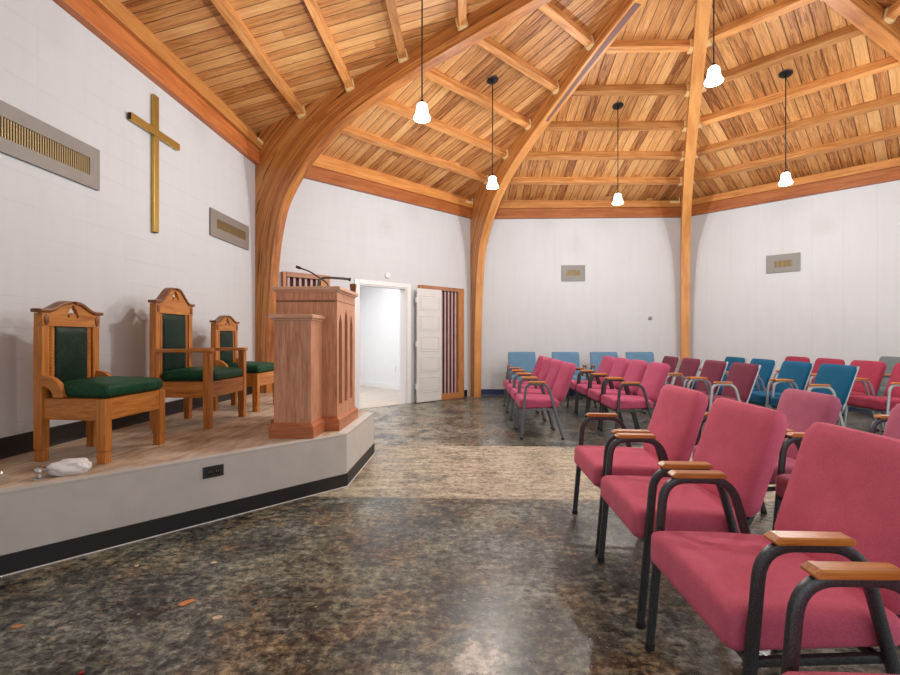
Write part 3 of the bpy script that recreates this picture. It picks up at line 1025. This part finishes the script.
vent(W_back, 1.86 - bo, 2.32 - bo, 2.275, 2.59, 1.95 - bo, 2.22 - bo, 2.385, 2.49, M['ventgrey'], 'small grey vent on the white back wall', 0.018)
vent(W_diag, 1.38, 1.87, 2.28, 2.59, 1.50, 1.76, 2.37, 2.48, M['ventgrey'], 'small grey vent on the right hand white wall', 0.018)

# ------------------------------------------------------------------ brass cross
root = empty('wall_cross', (-2.9, 4.33, 2.13), (0, 0, 0))
tag(root, 'tall slim brass cross on the white wall above the thrones', 'cross')
link('upright', boxm(0.004, 0.034, -0.036, 0.036, 0.0, 1.26), M['brass'], root, bevel=0.003)
link('crossbar', boxm(0.010, 0.044, -0.345, 0.345, 0.885, 0.950), M['brass'], root, bevel=0.003)
link('end_shade', boxm(0.014, 0.040, -0.3475, -0.3450, 0.890, 0.945), M['darkhole'], root)['label'] = 'dark sheet for the shade in the open crossbar end'  # shade inside the hollow bar, painted as a dark sheet
link('end_shade', boxm(0.008, 0.030, -0.031, 0.031, -0.0025, 0.0), M['darkhole'], root)['label'] = 'dark sheet for the shade in the open foot of the cross'  # same painted shade at the hollow foot

# ------------------------------------------------------------------ stage platform
SH = 0.405
SV = Vector((-0.944, 3.716)); SW = Vector((-2.530, 1.963)); SU = Vector((-2.897, 2.330)); SX = Vector((-0.94, 4.78)); SY = Vector((-2.70, 6.70)); SZ = Vector((-2.897, 6.52))
root = empty('stage_platform', (0, 0, 0))
tag(root, 'low painted stage platform with worn plywood top under the thrones', 'platform')
b = bmesh.new(); prism(b, [p[:] for p in (SU, SW, SV, SX, SY, SZ)], 'z', 0.0, SH - 0.015)
link('platform_face', b, M['stageface'], root)
b = bmesh.new(); prism(b, [p[:] for p in (SU, SW, SV, SX, SY, SZ)], 'z', SH - 0.015, SH)
link('platform_top', b, M['stagetop'], root)
b = bmesh.new()
def skirt(b, P, Q, z0, z1, t, ex=0.0):
    d = (Q - P).normalized(); nrm = Vector((d.y, -d.x))
    P = P - d * 0; Q = Q + d * ex
    prism(b, [(P)[:], (Q)[:], (Q + nrm * t)[:], (P + nrm * t)[:]], 'z', z0, z1)
skirt(b, SW, SV, 0, 0.10, 0.008, 0.005); skirt(b, SV, SX, 0, 0.10, 0.008, 0.004)
link('platform_base_strip', b, M['base_blk'], root)['label'] = 'black base strip round the stage foot'
b = bmesh.new()
skirt(b, SW, SV, 0, 0.005, 0.013, 0.01); skirt(b, SV, SX, 0, 0.005, 0.013, 0)
link('platform_caulk', b, M['whitepaint'], root)['label'] = 'thin pale caulk line at the stage foot'
b = bmesh.new()
d = (SX - SV).normalized()
prism(b, [(SV + Vector((-0.075, 0.0)))[:], SV[:], SX[:], (SX + Vector((-0.075, 0.0)))[:]], 'z', SH, SH + 0.004)
link('edge_strip', b, plain('pale_edge_strip', (0.60, 0.59, 0.57), 0.5, noise=0.08), root)
# outlet in the stage face
d = (SV - SW).normalized(); nrm = Vector((d.y, -d.x))
pc = SV - d * 0.99 + nrm * 0.001
root = empty('stage_outlet', (pc.x, pc.y, 0.278), (0, 0, math.atan2(d.y, d.x)))
tag(root, 'black outlet plate set in the face of the stage', 'outlet')
link('outlet_plate', boxm(-0.062, 0.062, -0.007, 0.0, 0.0, 0.072), M['blackplastic'], root, bevel=0.002)
for sx in (-0.022, 0.022):
    b = boxm(sx - 0.015, sx + 0.015, -0.009, -0.007, 0.018, 0.054)
    r_ = link('receptacle', b, M['black'], root)
    b = bmesh.new()
    box(b, sx - 0.008, sx - 0.005, -0.0098, -0.009, 0.032, 0.046); box(b, sx + 0.005, sx + 0.008, -0.0098, -0.009, 0.032, 0.046)
    link('slot', b, M['vent'], r_)

# ------------------------------------------------------------------ thrones
def throne(yc, wf, wbk, back_h, crest, arms, label, xb=-2.63, xf=-2.155, bo=0.0):
    """trapezoid plan: wf wide in front, wbk across the back; local origin on the stage, facing +x"""
    root = empty('throne', ((xb + xf) / 2, yc, SH + 0.0005))
    tag(root, label, 'chair', 'carved oak thrones with green velvet')
    hx = (xf - xb) / 2
    lg, pd = 0.057, 0.055
    hf, hw = wf / 2, wbk / 2
    sh = 0.385
    top_f = 0.63 if arms else sh
    pb = back_h - 0.10
    for s in (-1, 1):
        y = s * (hf - lg / 2)
        yb = s * (hw - pd / 2) + bo
        b = bmesh.new()
        box(b, hx - lg, hx, y - lg / 2, y + lg / 2, 0.075, top_f)
        box(b, hx - lg + 0.002, hx - 0.002, y - lg / 2 + 0.002, y + lg / 2 - 0.002, 0.0, 0.068)
        box(b, hx - lg + 0.006, hx - 0.006, y - lg / 2 + 0.006, y + lg / 2 - 0.006, 0.067, 0.076)
        link('leg', b, M['oak'], root, bevel=0.003)
        # rear post runs up as the stile of the back
        b = bmesh.new()
        box(b, -hx, -hx + pd, yb - pd / 2, yb + pd / 2, 0.075, pb - 0.001)
        box(b, -hx + 0.001, -hx + pd - 0.027, yb - pd / 2 + 0.001, yb + pd / 2 - 0.001, pb - 0.001, back_h - 0.02)
        box(b, -hx + 0.002, -hx + pd - 0.002, yb - pd / 2 + 0.002, yb + pd / 2 - 0.002, 0.0, 0.068)
        box(b, -hx + 0.006, -hx + pd - 0.006, yb - pd / 2 + 0.006, yb + pd / 2 - 0.006, 0.067, 0.076)
        st = link('back_post', b, M['oak'], root, bevel=0.003)
        b = bmesh.new()
        Mx = Matrix.Translation((-hx + pd + 0.004, yb, back_h - 0.060)) @ Matrix.Rotation(PI / 2, 4, 'Y') @ Matrix.Scale(2.0, 4, Vector((1, 0, 0)))
        lathe(b, [(0.016, -0.002), (0.016, 0.004), (0.010, 0.006), (0.004, 0.007)], 16, Mx)
        link('carving', b, M['moulding'], st, smooth='angle')
        # side rail, skewed in plan
        b = bmesh.new()
        x0, x1 = -hx + pd - 0.004, hx - lg + 0.004
        prism(b, [(x0, yb - 0.013), (x1, y - 0.013), (x1, y + 0.013), (x0, yb + 0.013)], 'z', 0.255, sh)
        link('side_rail', b, M['oak_d'], root, bevel=0.003)
        if not arms:
            # scrolled ear between seat and back
            x0 = -hx + pd
            ey = yb + s * 0.014
            outer = [(x0 + 0.135 * math.sin(PI / 2 * k / 8), sh + 0.005 + 0.135 * math.cos(PI / 2 * k / 8)) for k in range(9)]
            inner = [(x0 + 0.070 * math.sin(PI / 2 * k / 6), sh + 0.005 + 0.070 * math.cos(PI / 2 * k / 6)) for k in range(6, -1, -1)]
            b = bmesh.new()
            prism(b, outer + inner, 'y', ey - 0.019, ey + 0.019)
            link('scroll_ear', b, M['oak_d'], root, bevel=0.003)
        else:
            b = bmesh.new()
            x0, x1 = -hx + pd - 0.004, hx + 0.012
            prism(b, [(x0, yb - 0.032), (x1, y - 0.032), (x1, y + 0.032), (x0, yb + 0.032)], 'z', 0.63, 0.66)
            link('armrest', b, M['oak_d'], root, bevel=0.005)
    b = boxm(hx - 0.035, hx - 0.006, -hf + lg - 0.003, hf - lg + 0.003, 0.255, sh)
    link('front_rail', b, M['oak_x'], root, bevel=0.003)
    b = boxm(-hx + 0.01, -hx + 0.04, bo - hw + pd - 0.003, bo + hw - pd + 0.003, 0.255, sh)
    link('rear_rail', b, M['oak_x'], root, bevel=0.003)
    # seat cushion, tapering towards the back
    sx = 2 * hx - pd + 0.006
    sy = wf - (2 * lg + 0.012 if arms else 0.010)
    syb = 2 * (hw - (pd if arms else 0.034)) - 0.008
    def dome(p):
        u, v = 2 * p.x / sx, 2 * p.y / sy
        if p.z > 0:
            p.z += 0.030 * max(0, 1 - u * u) * max(0, 1 - v * v)
        p.y *= (syb + (sy - syb) * (u + 1) / 2) / sy
        p.y += bo * (1 - u) / 2
        return p
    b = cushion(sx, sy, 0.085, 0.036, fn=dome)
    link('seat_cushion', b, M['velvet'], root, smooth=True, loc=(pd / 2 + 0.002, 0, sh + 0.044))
    # back: velvet panel, fluted strips, pediment
    py = hw - pd
    fx = -hx + 0.030
    b = boxm(fx - 0.012, fx + 0.004, bo - py - 0.002, bo + py + 0.002, sh - 0.06, pb)
    link('back_board', b, M['oak'], root)
    pw = py - 0.045
    def puff(p):
        if p.x > 0:
            p.x += 0.012 * max(0, 1 - (p.y / pw) ** 2) * max(0, 1 - (2 * p.z / (pb - sh)) ** 2)
        return p
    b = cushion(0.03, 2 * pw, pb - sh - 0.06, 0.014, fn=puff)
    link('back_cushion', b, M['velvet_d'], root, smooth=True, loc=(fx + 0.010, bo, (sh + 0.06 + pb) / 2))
    for s in (-1, 1):
        b = bmesh.new()
        y0_, y1_ = sorted((bo + s * (pw + 0.002), bo + s * (pw + 0.032)))
        box(b, fx + 0.003, fx + 0.016, y0_, y1_, sh + 0.05, pb - 0.001)
        yq = (y0_ + y1_) / 2
        n = int((pb - sh - 0.06) / 0.022)
        for k in range(n):
            zq = sh + 0.065 + k * 0.022
            box(b, fx + 0.015, fx + 0.021, yq - 0.010, yq + 0.010, zq, zq + 0.013)
        link('fluted_strip', b, M['oak'], root)
    # pediment with pierced heart
    top = []
    N = 14
    for i in range(N + 1):
        u = i / N
        y = hw * (1 - u)
        e = min(1, max(0, (1 - y / hw - 0.16) / 0.70))
        sm_ = e * e * (3 - 2 * e)
        top.append((y, back_h - 0.012 + (crest - back_h) * sm_))
    outline = [(bo - hw, pb), (bo + hw, pb)] + [(bo + y, z) for y, z in top] + [(bo - y, z) for y, z in top[::-1][1:]]
    zq = crest - 0.062
    k_ = 1.45
    hole = [(0.0, 0.032), (0.009, 0.022), (0.022, 0.002), (0.031, -0.016), (0.030, -0.028), (0.019, -0.028), (0.017, -0.016), (0.0, -0.006),
            (-0.017, -0.016), (-0.019, -0.028), (-0.030, -0.028), (-0.031, -0.016), (-0.022, 0.002), (-0.009, 0.022)]
    hole = [(bo + a * k_, zq + c * k_) for a, c in hole]
    b = bmesh.new()
    plate_holes(b, outline, [hole], 'x', -hx + pd - 0.025, -hx + pd + 0.003)
    pe = link('pediment', b, M['oak_x'], root)
    for s in (-1, 1):
        path = [(-hx + 0.034, bo + s * (hw + 0.018), top[0][1] + 0.006)] + [(-hx + 0.034, bo + s * y, z + 0.006) for y, z in top if y > 0.010]
        b = bmesh.new()
        tube(b, path, 0.036, 0.012, n=12, side=Vector((1, 0, 0)), power=5)
        link('cornice', b, M['moulding'], pe, smooth='angle')
    return root
throne(3.065, 0.57, 0.455, 0.925, 0.985, False, 'low backed oak throne with green velvet seat, nearest to the camera', bo=-0.022)
throne(4.205, 0.66, 0.530, 1.06, 1.185, True, 'tall oak armchair throne with green velvet, in the middle under the cross', xf=-2.12, bo=-0.062)
throne(5.085, 0.57, 0.470, 0.925, 0.985, False, 'low backed oak throne with green velvet, far one half behind the pulpit', xf=-2.13, bo=-0.025)

# ------------------------------------------------------------------ pulpit
root = empty('pulpit', (-1.31, 4.15, SH))
tag(root, 'carved oak pulpit with lancet slots on the stage corner', 'pulpit')
def pl(name, b, m, par=None, **kw):
    return link(name, b, m, par or root, loc=(1.31, -4.15, -SH) if par is None else (0, 0, 0), **kw)
X0, X1, Y0, Y1 = -1.565, -1.075, 3.865, 4.47
ZT = 1.575
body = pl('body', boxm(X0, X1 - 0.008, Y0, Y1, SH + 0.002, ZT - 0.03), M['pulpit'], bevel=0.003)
def lancet(yc, wd, z0, z1):
    pts = [(yc - wd / 2, z0), (yc + wd / 2, z0)]
    zs = z1 - wd * 1.15
    for k in range(7):
        t = k / 6
        pts.append((yc + wd / 2 * (1 - t ** 1.6), zs + (z1 - zs) * t))
    for k in range(5, -1, -1):
        t = k / 6
        pts.append((yc - wd / 2 * (1 - t ** 1.6), zs + (z1 - zs) * t))
    return pts
b = bmesh.new()
SL = [(3.968, 1.362), (4.152, 1.405), (4.336, 1.362)]
plate_holes(b, [(Y0, SH + 0.08), (Y1, SH + 0.08), (Y1, ZT - 0.03), (Y0, ZT - 0.03)], [lancet(y, 0.098, 0.605, z) for y, z in SL], 'x', X1 - 0.008, X1 + 0.016)
fp = pl('front_panel', b, M['pulpit'])
for y, z in SL:
    b = bmesh.new(); prism(b, lancet(y, 0.096, 0.606, z - 0.001), 'x', X1 - 0.0085, X1 - 0.006)
    link('lancet_slot', b, M['pulpit_in'], fp)
b = bmesh.new()
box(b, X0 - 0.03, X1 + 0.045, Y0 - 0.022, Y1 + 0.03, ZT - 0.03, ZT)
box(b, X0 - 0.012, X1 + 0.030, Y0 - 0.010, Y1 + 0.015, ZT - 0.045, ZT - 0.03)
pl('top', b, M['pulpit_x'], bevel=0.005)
b = bmesh.new()
box(b, X0 + 0.002, X1 + 0.004, Y0 - 0.002, Y0 + 0.002, 1.448, 1.466)
box(b, X1 + 0.013, X1 + 0.018, Y0 - 0.002, Y1, 1.455, 1.463)
pl('groove', b, M['pulpit_in'])
b = bmesh.new()
def flare(b, x0, x1, y0, y1):
    prof = [(0.0, SH), (0.028, SH), (0.028, SH + 0.085), (0.012, SH + 0.10), (0.0, SH + 0.115)]
    ring = []
    for o, z in prof[1:]:
        ring.append([bm_v for bm_v in [b.verts.new((x0 - o, y0 - o, z)), b.verts.new((x1 + o, y0 - o, z)), b.verts.new((x1 + o, y1 + o, z)), b.verts.new((x0 - o, y1 + o, z))]])
    for j in range(len(ring) - 1):
        for k in range(4):
            b.faces.new([ring[j][k], ring[j][(k + 1) % 4], ring[j + 1][(k + 1) % 4], ring[j + 1][k]])
    b.faces.new(ring[0][::-1]); b.faces.new(ring[-1])
flare(b, X0, X1 + 0.014, Y0, Y1)
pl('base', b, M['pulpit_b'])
WX0, WX1, WY0, WY1, WZ = -1.462, -1.178, 3.575, Y0 - 0.024, 1.335
pl('side_wing', boxm(WX0, WX1, WY0, WY1 + 0.022, SH + 0.002, WZ - 0.03), M['pulpit'], bevel=0.003)
b = bmesh.new()
box(b, WX0 - 0.030, WX1 + 0.022, WY0 - 0.030, WY1 + 0.02, WZ - 0.03, WZ)
box(b, WX0 - 0.012, WX1 + 0.010, WY0 - 0.012, WY1 + 0.02, WZ - 0.045, WZ - 0.03)
pl('side_wing_top', b, M['pulpit_x'], bevel=0.005)
b = bmesh.new(); flare(b, WX0, WX1, WY0, WY1)
pl('side_wing_base', b, M['pulpit_b'])

# microphones on the pulpit
def mic(label, base, pts, rad, head_r, head_l, m):
    r = empty('gooseneck_microphone', base)
    tag(r, label, 'microphone')
    B = Vector(base)
    b = bmesh.new()
    lathe(b, [(0.028, 0.0), (0.028, 0.008), (0.016, 0.014), (0.012, 0.03)], 18)
    link('base', b, M['blackplastic'], r, smooth='angle')
    P = [Vector(p) - B for p in pts]
    b = bmesh.new(); tube(b, spline([tuple(p) for p in P], 6), rad, n=8, side=Vector((0, 1, 0)))
    link('neck', b, m, r, smooth=True)
    dd = (P[-1] - P[-2]).normalized()
    b = bmesh.new()
    tube(b, [P[-1] - dd * head_l * 0.3, P[-1] - dd * head_l * 0.2, P[-1] + dd * head_l * 0.6, P[-1] + dd * head_l * 0.7], head_r, n=10, side=Vector((0, 1, 0)))
    link('head', b, M['blackplastic'], r, smooth='angle')
mic('thin black gooseneck microphone curving left above the pulpit top', (-1.25, 4.30, ZT), [(-1.25, 4.30, ZT + 0.02), (-1.27, 4.30, 1.650), (-1.34, 4.30, 1.70), (-1.43, 4.30, 1.757), (-1.525, 4.30, 1.792)], 0.0065, 0.0135, 0.04, M['blackplastic'])
mic('grey rod microphone lying level to the right above the pulpit', (-1.34, 4.27, ZT), [(-1.34, 4.27, ZT + 0.02), (-1.335, 4.27, 1.66), (-1.29, 4.28, 1.697), (-1.14, 4.29, 1.692), (-1.065, 4.30, 1.684)], 0.011, 0.016, 0.016, M['greymic'])
b = bmesh.new()
box(b, -1.092, -1.045, 4.43, 4.475, ZT + 0.001, ZT + 0.045); box(b, -1.095, -1.042, 4.427, 4.478, ZT + 0.045, ZT + 0.085)
tag(link('wood_block', b, M['moulding'], bevel=0.004), 'small brown block standing on the far end of the pulpit top', 'block')

# ------------------------------------------------------------------ things lying on the stage
def knob(x, y, label, tilt):
    r = empty('door_knob', (x, y, SH + 0.001))
    tag(r, label, 'door knob', 'chrome door knobs left on the stage edge')
    Mx = Matrix.Rotation(tilt[1], 4, 'Z') @ Matrix.Rotation(tilt[0], 4, 'Y')
    if tilt[0]: Mx = Matrix.Translation((0, 0, 0.026)) @ Mx
    b = bmesh.new(); lathe(b, [(0.033, 0.0), (0.033, 0.004), (0.026, 0.009), (0.012, 0.012)], 24, Mx); link('rose', b, M['chrome'], r, smooth='angle')
    b = bmesh.new(); lathe(b, [(0.011, 0.012), (0.010, 0.03)], 20, Mx); link('shank', b, M['chrome'], r, smooth='angle')
    b = bmesh.new(); lathe(b, [(0.010, 0.03), (0.022, 0.036), (0.028, 0.046), (0.027, 0.056), (0.018, 0.063), (0.004, 0.065)], 24, Mx); link('knob', b, M['chrome'], r, smooth='angle')
knob(-2.275, 2.475, 'chrome door knob standing upright beside the white bag', (0, 0))
knob(-2.375, 2.365, 'chrome door knob at the left edge, tipped on its side', (1.35, 2.6))
b = bmesh.new()
bmesh.ops.create_icosphere(b, subdivisions=5, radius=1.0)
from mathutils import noise as mn
for v in b.verts:
    p = v.co.copy()
    ridge = abs(mn.noise(Vector((p.x * 2.2, p.y * 5.0, p.z * 2.0))))
    k = 1 + 0.22 * mn.noise(p * 1.6) - 0.20 * ridge
    q = Vector((p.x * 0.108, p.y * 0.056, p.z * 0.050)) * k
    if p.x > 0.5: q.y *= 1 + 0.25 * (p.x - 0.5); q.z *= 1 - 0.35 * (p.x - 0.5)
    q.z = max(q.z, -0.036)
    v.co = q
tag(link('plastic_bag', b, M['bag'], smooth=True, loc=(-2.195, 2.583, SH + 0.0365), rot=(0, 0, 0.55)), 'crumpled white plastic bag on the stage edge', 'bag')

def scrap(x, y, sx, sy, rot, m, label):
    b = bmesh.new()
    n = 9
    pts = [(sx * math.cos(2 * PI * i / n) * random.uniform(0.65, 1.1), sy * math.sin(2 * PI * i / n) * random.uniform(0.65, 1.1)) for i in range(n)]
    prism(b, pts, 'z', 0.0, 0.003)
    tag(link('floor_scrap', b, m, loc=(x, y, 0.0005), rot=(0, 0, rot)), label, 'scrap', 'scraps on the bare floor')
scrap(-1.23, 2.055, 0.045, 0.020, 0.9, M['orangescrap'], 'orange leaf shaped scrap on the floor before the stage')
scrap(-1.036, 1.95, 0.024, 0.018, 0.3, M['palescrap'], 'pale scrap on the floor just right of the orange one')
scrap(-1.305, 2.425, 0.018, 0.014, 0.2, M['palescrap'], 'small tan scrap on the floor between stage and orange scrap')
scrap(-1.677, 2.379, 0.011, 0.009, 0.2, M['palescrap'], 'tiny pale scrap on the floor close to the stage foot')
scrap(-1.805, 1.86, 0.026, 0.010, 0.5, M['orangescrap'], 'orange sliver on the floor at the left edge')
scrap(-1.333, 1.612, 0.010, 0.008, 0.4, M['redscrap'], 'small red scrap on the floor at the bottom edge')
scrap(-1.35, 3.345, 0.016, 0.012, 0.4, M['whiteplastic'], 'small white scrap on the floor at the stage foot')

# ------------------------------------------------------------------ stacking armchairs
def make_chair(fab, frame, thin=False, top=0.86, lean=0.14, wood_m='armwood', width=0.52):
    """local: sitter faces -x, front legs at x=0, y across, origin on the floor"""
    root = empty('church_chair')
    hw = 0.285
    for s in (-1, 1):
        y = s * hw
        b = bmesh.new()
        path = fillet([(0.0, y, 0.012), (0.055, y, 0.635), (0.300, y, 0.632), (0.47, y, 0.012)], 0.085, 7)
        tube(b, path, 0.0115, 0.0155, n=12, power=3.2)
        fr = link('side_frame', b, M[frame], root, smooth='angle')
        for fx in (0.0, 0.47):
            c = bmesh.new()
            tube(c, [(fx, y, 0.0), (fx + (0.002 if fx == 0 else -0.006), y, 0.022)], 0.0135, 0.0175, n=12, power=3)
            link('foot_cap', c, M['rubber'], fr, smooth='angle')
        b = bmesh.new()
        prism(b, [(0.072, 0.651), (0.080, 0.642), (0.272, 0.642), (0.276, 0.651), (0.270, 0.661), (0.090, 0.663)], 'y', y - 0.025, y + 0.025)
        link('armrest', b, M[wood_m], root, bevel=0.004)
    # seat
    sx, sy = 0.455, 0.535
    def seatf(p):
        u = p.x / (sx / 2); v = p.y / (sy / 2)
        if p.z > 0.03:
            p.z += 0.016 * (1 - v * v) - 0.006 * u * u
            # flatter top panel inside a raised welt
            e = max(abs(u) * 0.98, abs(v))
            p.z -= 0.007 * max(0.0, min(1.0, (0.86 - e) / 0.06))
        else:
            p.z += 0.022 * (u + 1) * min(1.0, -p.z / 0.0625)
        return p
    b = cushion(sx, sy, 0.125, 0.030, fn=seatf)
    seat = link('seat', b, M[fab], root, smooth=True, loc=(0.213, 0, 0.392), rot=(0, 0.035, 0))
    # pan rails under the seat
    b = bmesh.new()
    for s in (-1, 1):
        tube(b, [(0.022, s * 0.270, 0.328), (0.40, s * 0.270, 0.345)], 0.010, 0.012, n=8, power=4)
    tube(b, [(0.045, -0.275, 0.322), (0.045, 0.275, 0.322)], 0.010, 0.012, n=8, side=Vector((1, 0, 0)), power=4)
    tube(b, [(0.36, -0.275, 0.342), (0.36, 0.275, 0.342)], 0.010, 0.012, n=8, side=Vector((1, 0, 0)), power=4)
    link('seat_rail', b, M[frame], root, smooth='angle')
    # backrest
    z0 = 0.425
    h = top - z0
    ang = math.atan2(lean, h)
    bh = math.hypot(lean, h)
    th = 0.045 if thin else 0.075
    bw = width
    def backf(p):
        u = 2 * p.z / bh; v = 2 * p.y / bw
        p.x += 0.022 * (v * v - 0.5)  * (-1) * (-0.6)
        if p.x < 0:
            p.x -= (0.004 if thin else 0.016) * math.exp(-((u + 0.45) / 0.35) ** 2) * (1 - v * v)
        return p
    b = cushion(th, bw, bh, 0.022 if thin else 0.034, fn=backf)
    # rounder corners seen from the front
    for v in b.verts:
        r = 0.035 if thin else 0.055
        ay, az = abs(v.co.y) - (bw / 2 - r), abs(v.co.z) - (bh / 2 - r)
        if ay > 0 and az > 0:
            d = math.hypot(ay, az); m_ = max(ay, az)
            if d > 1e-6:
                v.co.y = math.copysign(bw / 2 - r + ay / d * m_, v.co.y)
                v.co.z = math.copysign(bh / 2 - r + az / d * m_, v.co.z)
    xm = 0.405 + th / 2
    link('backrest', b, M[fab], root, smooth=True, loc=(xm + lean / 2, 0, z0 + h / 2), rot=(0, ang, 0))
    # back supports
    for s in (-1, 1):
        b = bmesh.new()
        dx, dz = math.sin(ang), math.cos(ang)
        base = Vector((0.405 + th + 0.008, s * (0.245 if thin else 0.20), z0))
        e = base + Vector((dx, 0, dz)) * (bh * (0.985 if thin else 0.55))
        tube(b, fillet([(0.33, s * (0.245 if thin else 0.20), 0.338), (0.40 + th * 0.6, s * (0.245 if thin else 0.20), 0.355), tuple(base), tuple(e)], 0.05, 4), 0.009, 0.012, n=10, power=3)
        link('back_post', b, M[frame], root, smooth='angle')
    return root

protos = {}
def place(kind, x, y, rz, label, group):
    key = kind
    if key not in protos:
        protos[key] = make_chair(*KINDS[kind])
        o = protos[key]
    else:
        o = copy_tree(protos[key])
    o.location = (x, y, 0)
    o.rotation_euler = (0, 0, rz)
    tag(o, label, 'chair', group)
    return o
KINDS = {
    'rose': ('rose', 'frame_dark'),
    'mauve': ('mauve', 'frame_dark', False, 0.835, 0.13, 'armwood', 0.45),
    'pink': ('pink', 'frame_mid', False, 0.86, 0.165),
    'pink_dark': ('pink', 'frame_dark', False, 0.86, 0.165),
    'maroon': ('maroon', 'frame_silver', True, 0.855, 0.15),
    'teal': ('teal', 'frame_silver', True, 0.855, 0.15),
    'crimson': ('crimson', 'frame_silver', False, 0.855, 0.15),
    'steelblue': ('steelblue', 'frame_mid', True, 0.888, 0.09),
    'greyteal': ('greyteal', 'frame_mid', True, 0.888, 0.09),
}
# near block, front row
g = 'rose armchairs in the front row nearest the camera'
place('rose', 0.705, 2.905, 0.00, 'rose fabric armchair at the aisle end of the near front row', g)
place('rose', 0.690, 2.232, 0.00, 'rose fabric armchair second from the aisle in the near front row', g)
place('rose', 0.682, 1.528, 0.02, 'large rose fabric armchair third from the aisle, at the right edge', g)
place('rose', 0.672, 0.790, 0.02, 'rose armchair cut off at the bottom right corner, nearest to the camera', g)
g = 'mauve armchairs in the second near row'
place('mauve', 1.48, 2.95, 0.0, 'mauve fabric chair behind the near rose row, left of the two mauve ones', g)
place('mauve', 1.60, 2.29, 0.0, 'mauve fabric chair cut by the right edge behind the rose row', g)
place('mauve', 2.55, 2.90, 0.0, 'mauve chair at the right edge with only an armrest in view', 'mauve armchair in the third near row')
# far block
NTH = ['nearest the aisle', 'second from the aisle', 'third from the aisle', 'last by the back wall']
YS = [5.775, 6.445, 7.115, 7.79]
for i, y in enumerate(YS):
    place('pink', 0.61, y, 0.0, 'pink armchair in the leftmost far row, ' + NTH[i], 'pink chairs of the leftmost far row')
for i, y in enumerate([5.74, 6.41, 7.08, 7.75]):
    place('pink_dark', 1.655, y, 0.0, 'pink armchair in the second far row from the left, ' + NTH[i], 'pink chairs of the second far row')
for i, y in enumerate([5.80, 6.48, 7.16, 7.86]):
    place('maroon', 2.70, y, 0.0, 'maroon armchair with silver frame in the third far row, ' + NTH[i], 'maroon chairs of the third far row')
for i, y in enumerate([5.55, 6.22, 6.92, 7.62]):
    place('teal', 3.58, y, 0.0, 'teal blue armchair with silver frame in the fourth far row, ' + NTH[i], 'teal blue chairs of the fourth far row')
for i, y in enumerate([5.78, 6.44, 7.10, 7.78]):
    place('crimson', 4.62, y, 0.0, 'crimson armchair in the fifth far row by the right wall, ' + NTH[i], 'crimson chairs of the fifth far row')
PL = ['leftmost of four', 'second from the left', 'third from the left', 'rightmost of four']
for i, x in enumerate([1.03, 1.85, 2.57, 3.24]):
    place('steelblue', x, 8.66, PI / 2, 'steel blue chair with its back to the white back wall, ' + PL[i], 'steel blue chairs along the back wall')
place('greyteal', 5.52, 7.0, 0.0, 'grey teal chair against the right hand wall behind the crimson row', 'grey chair by the right hand wall')
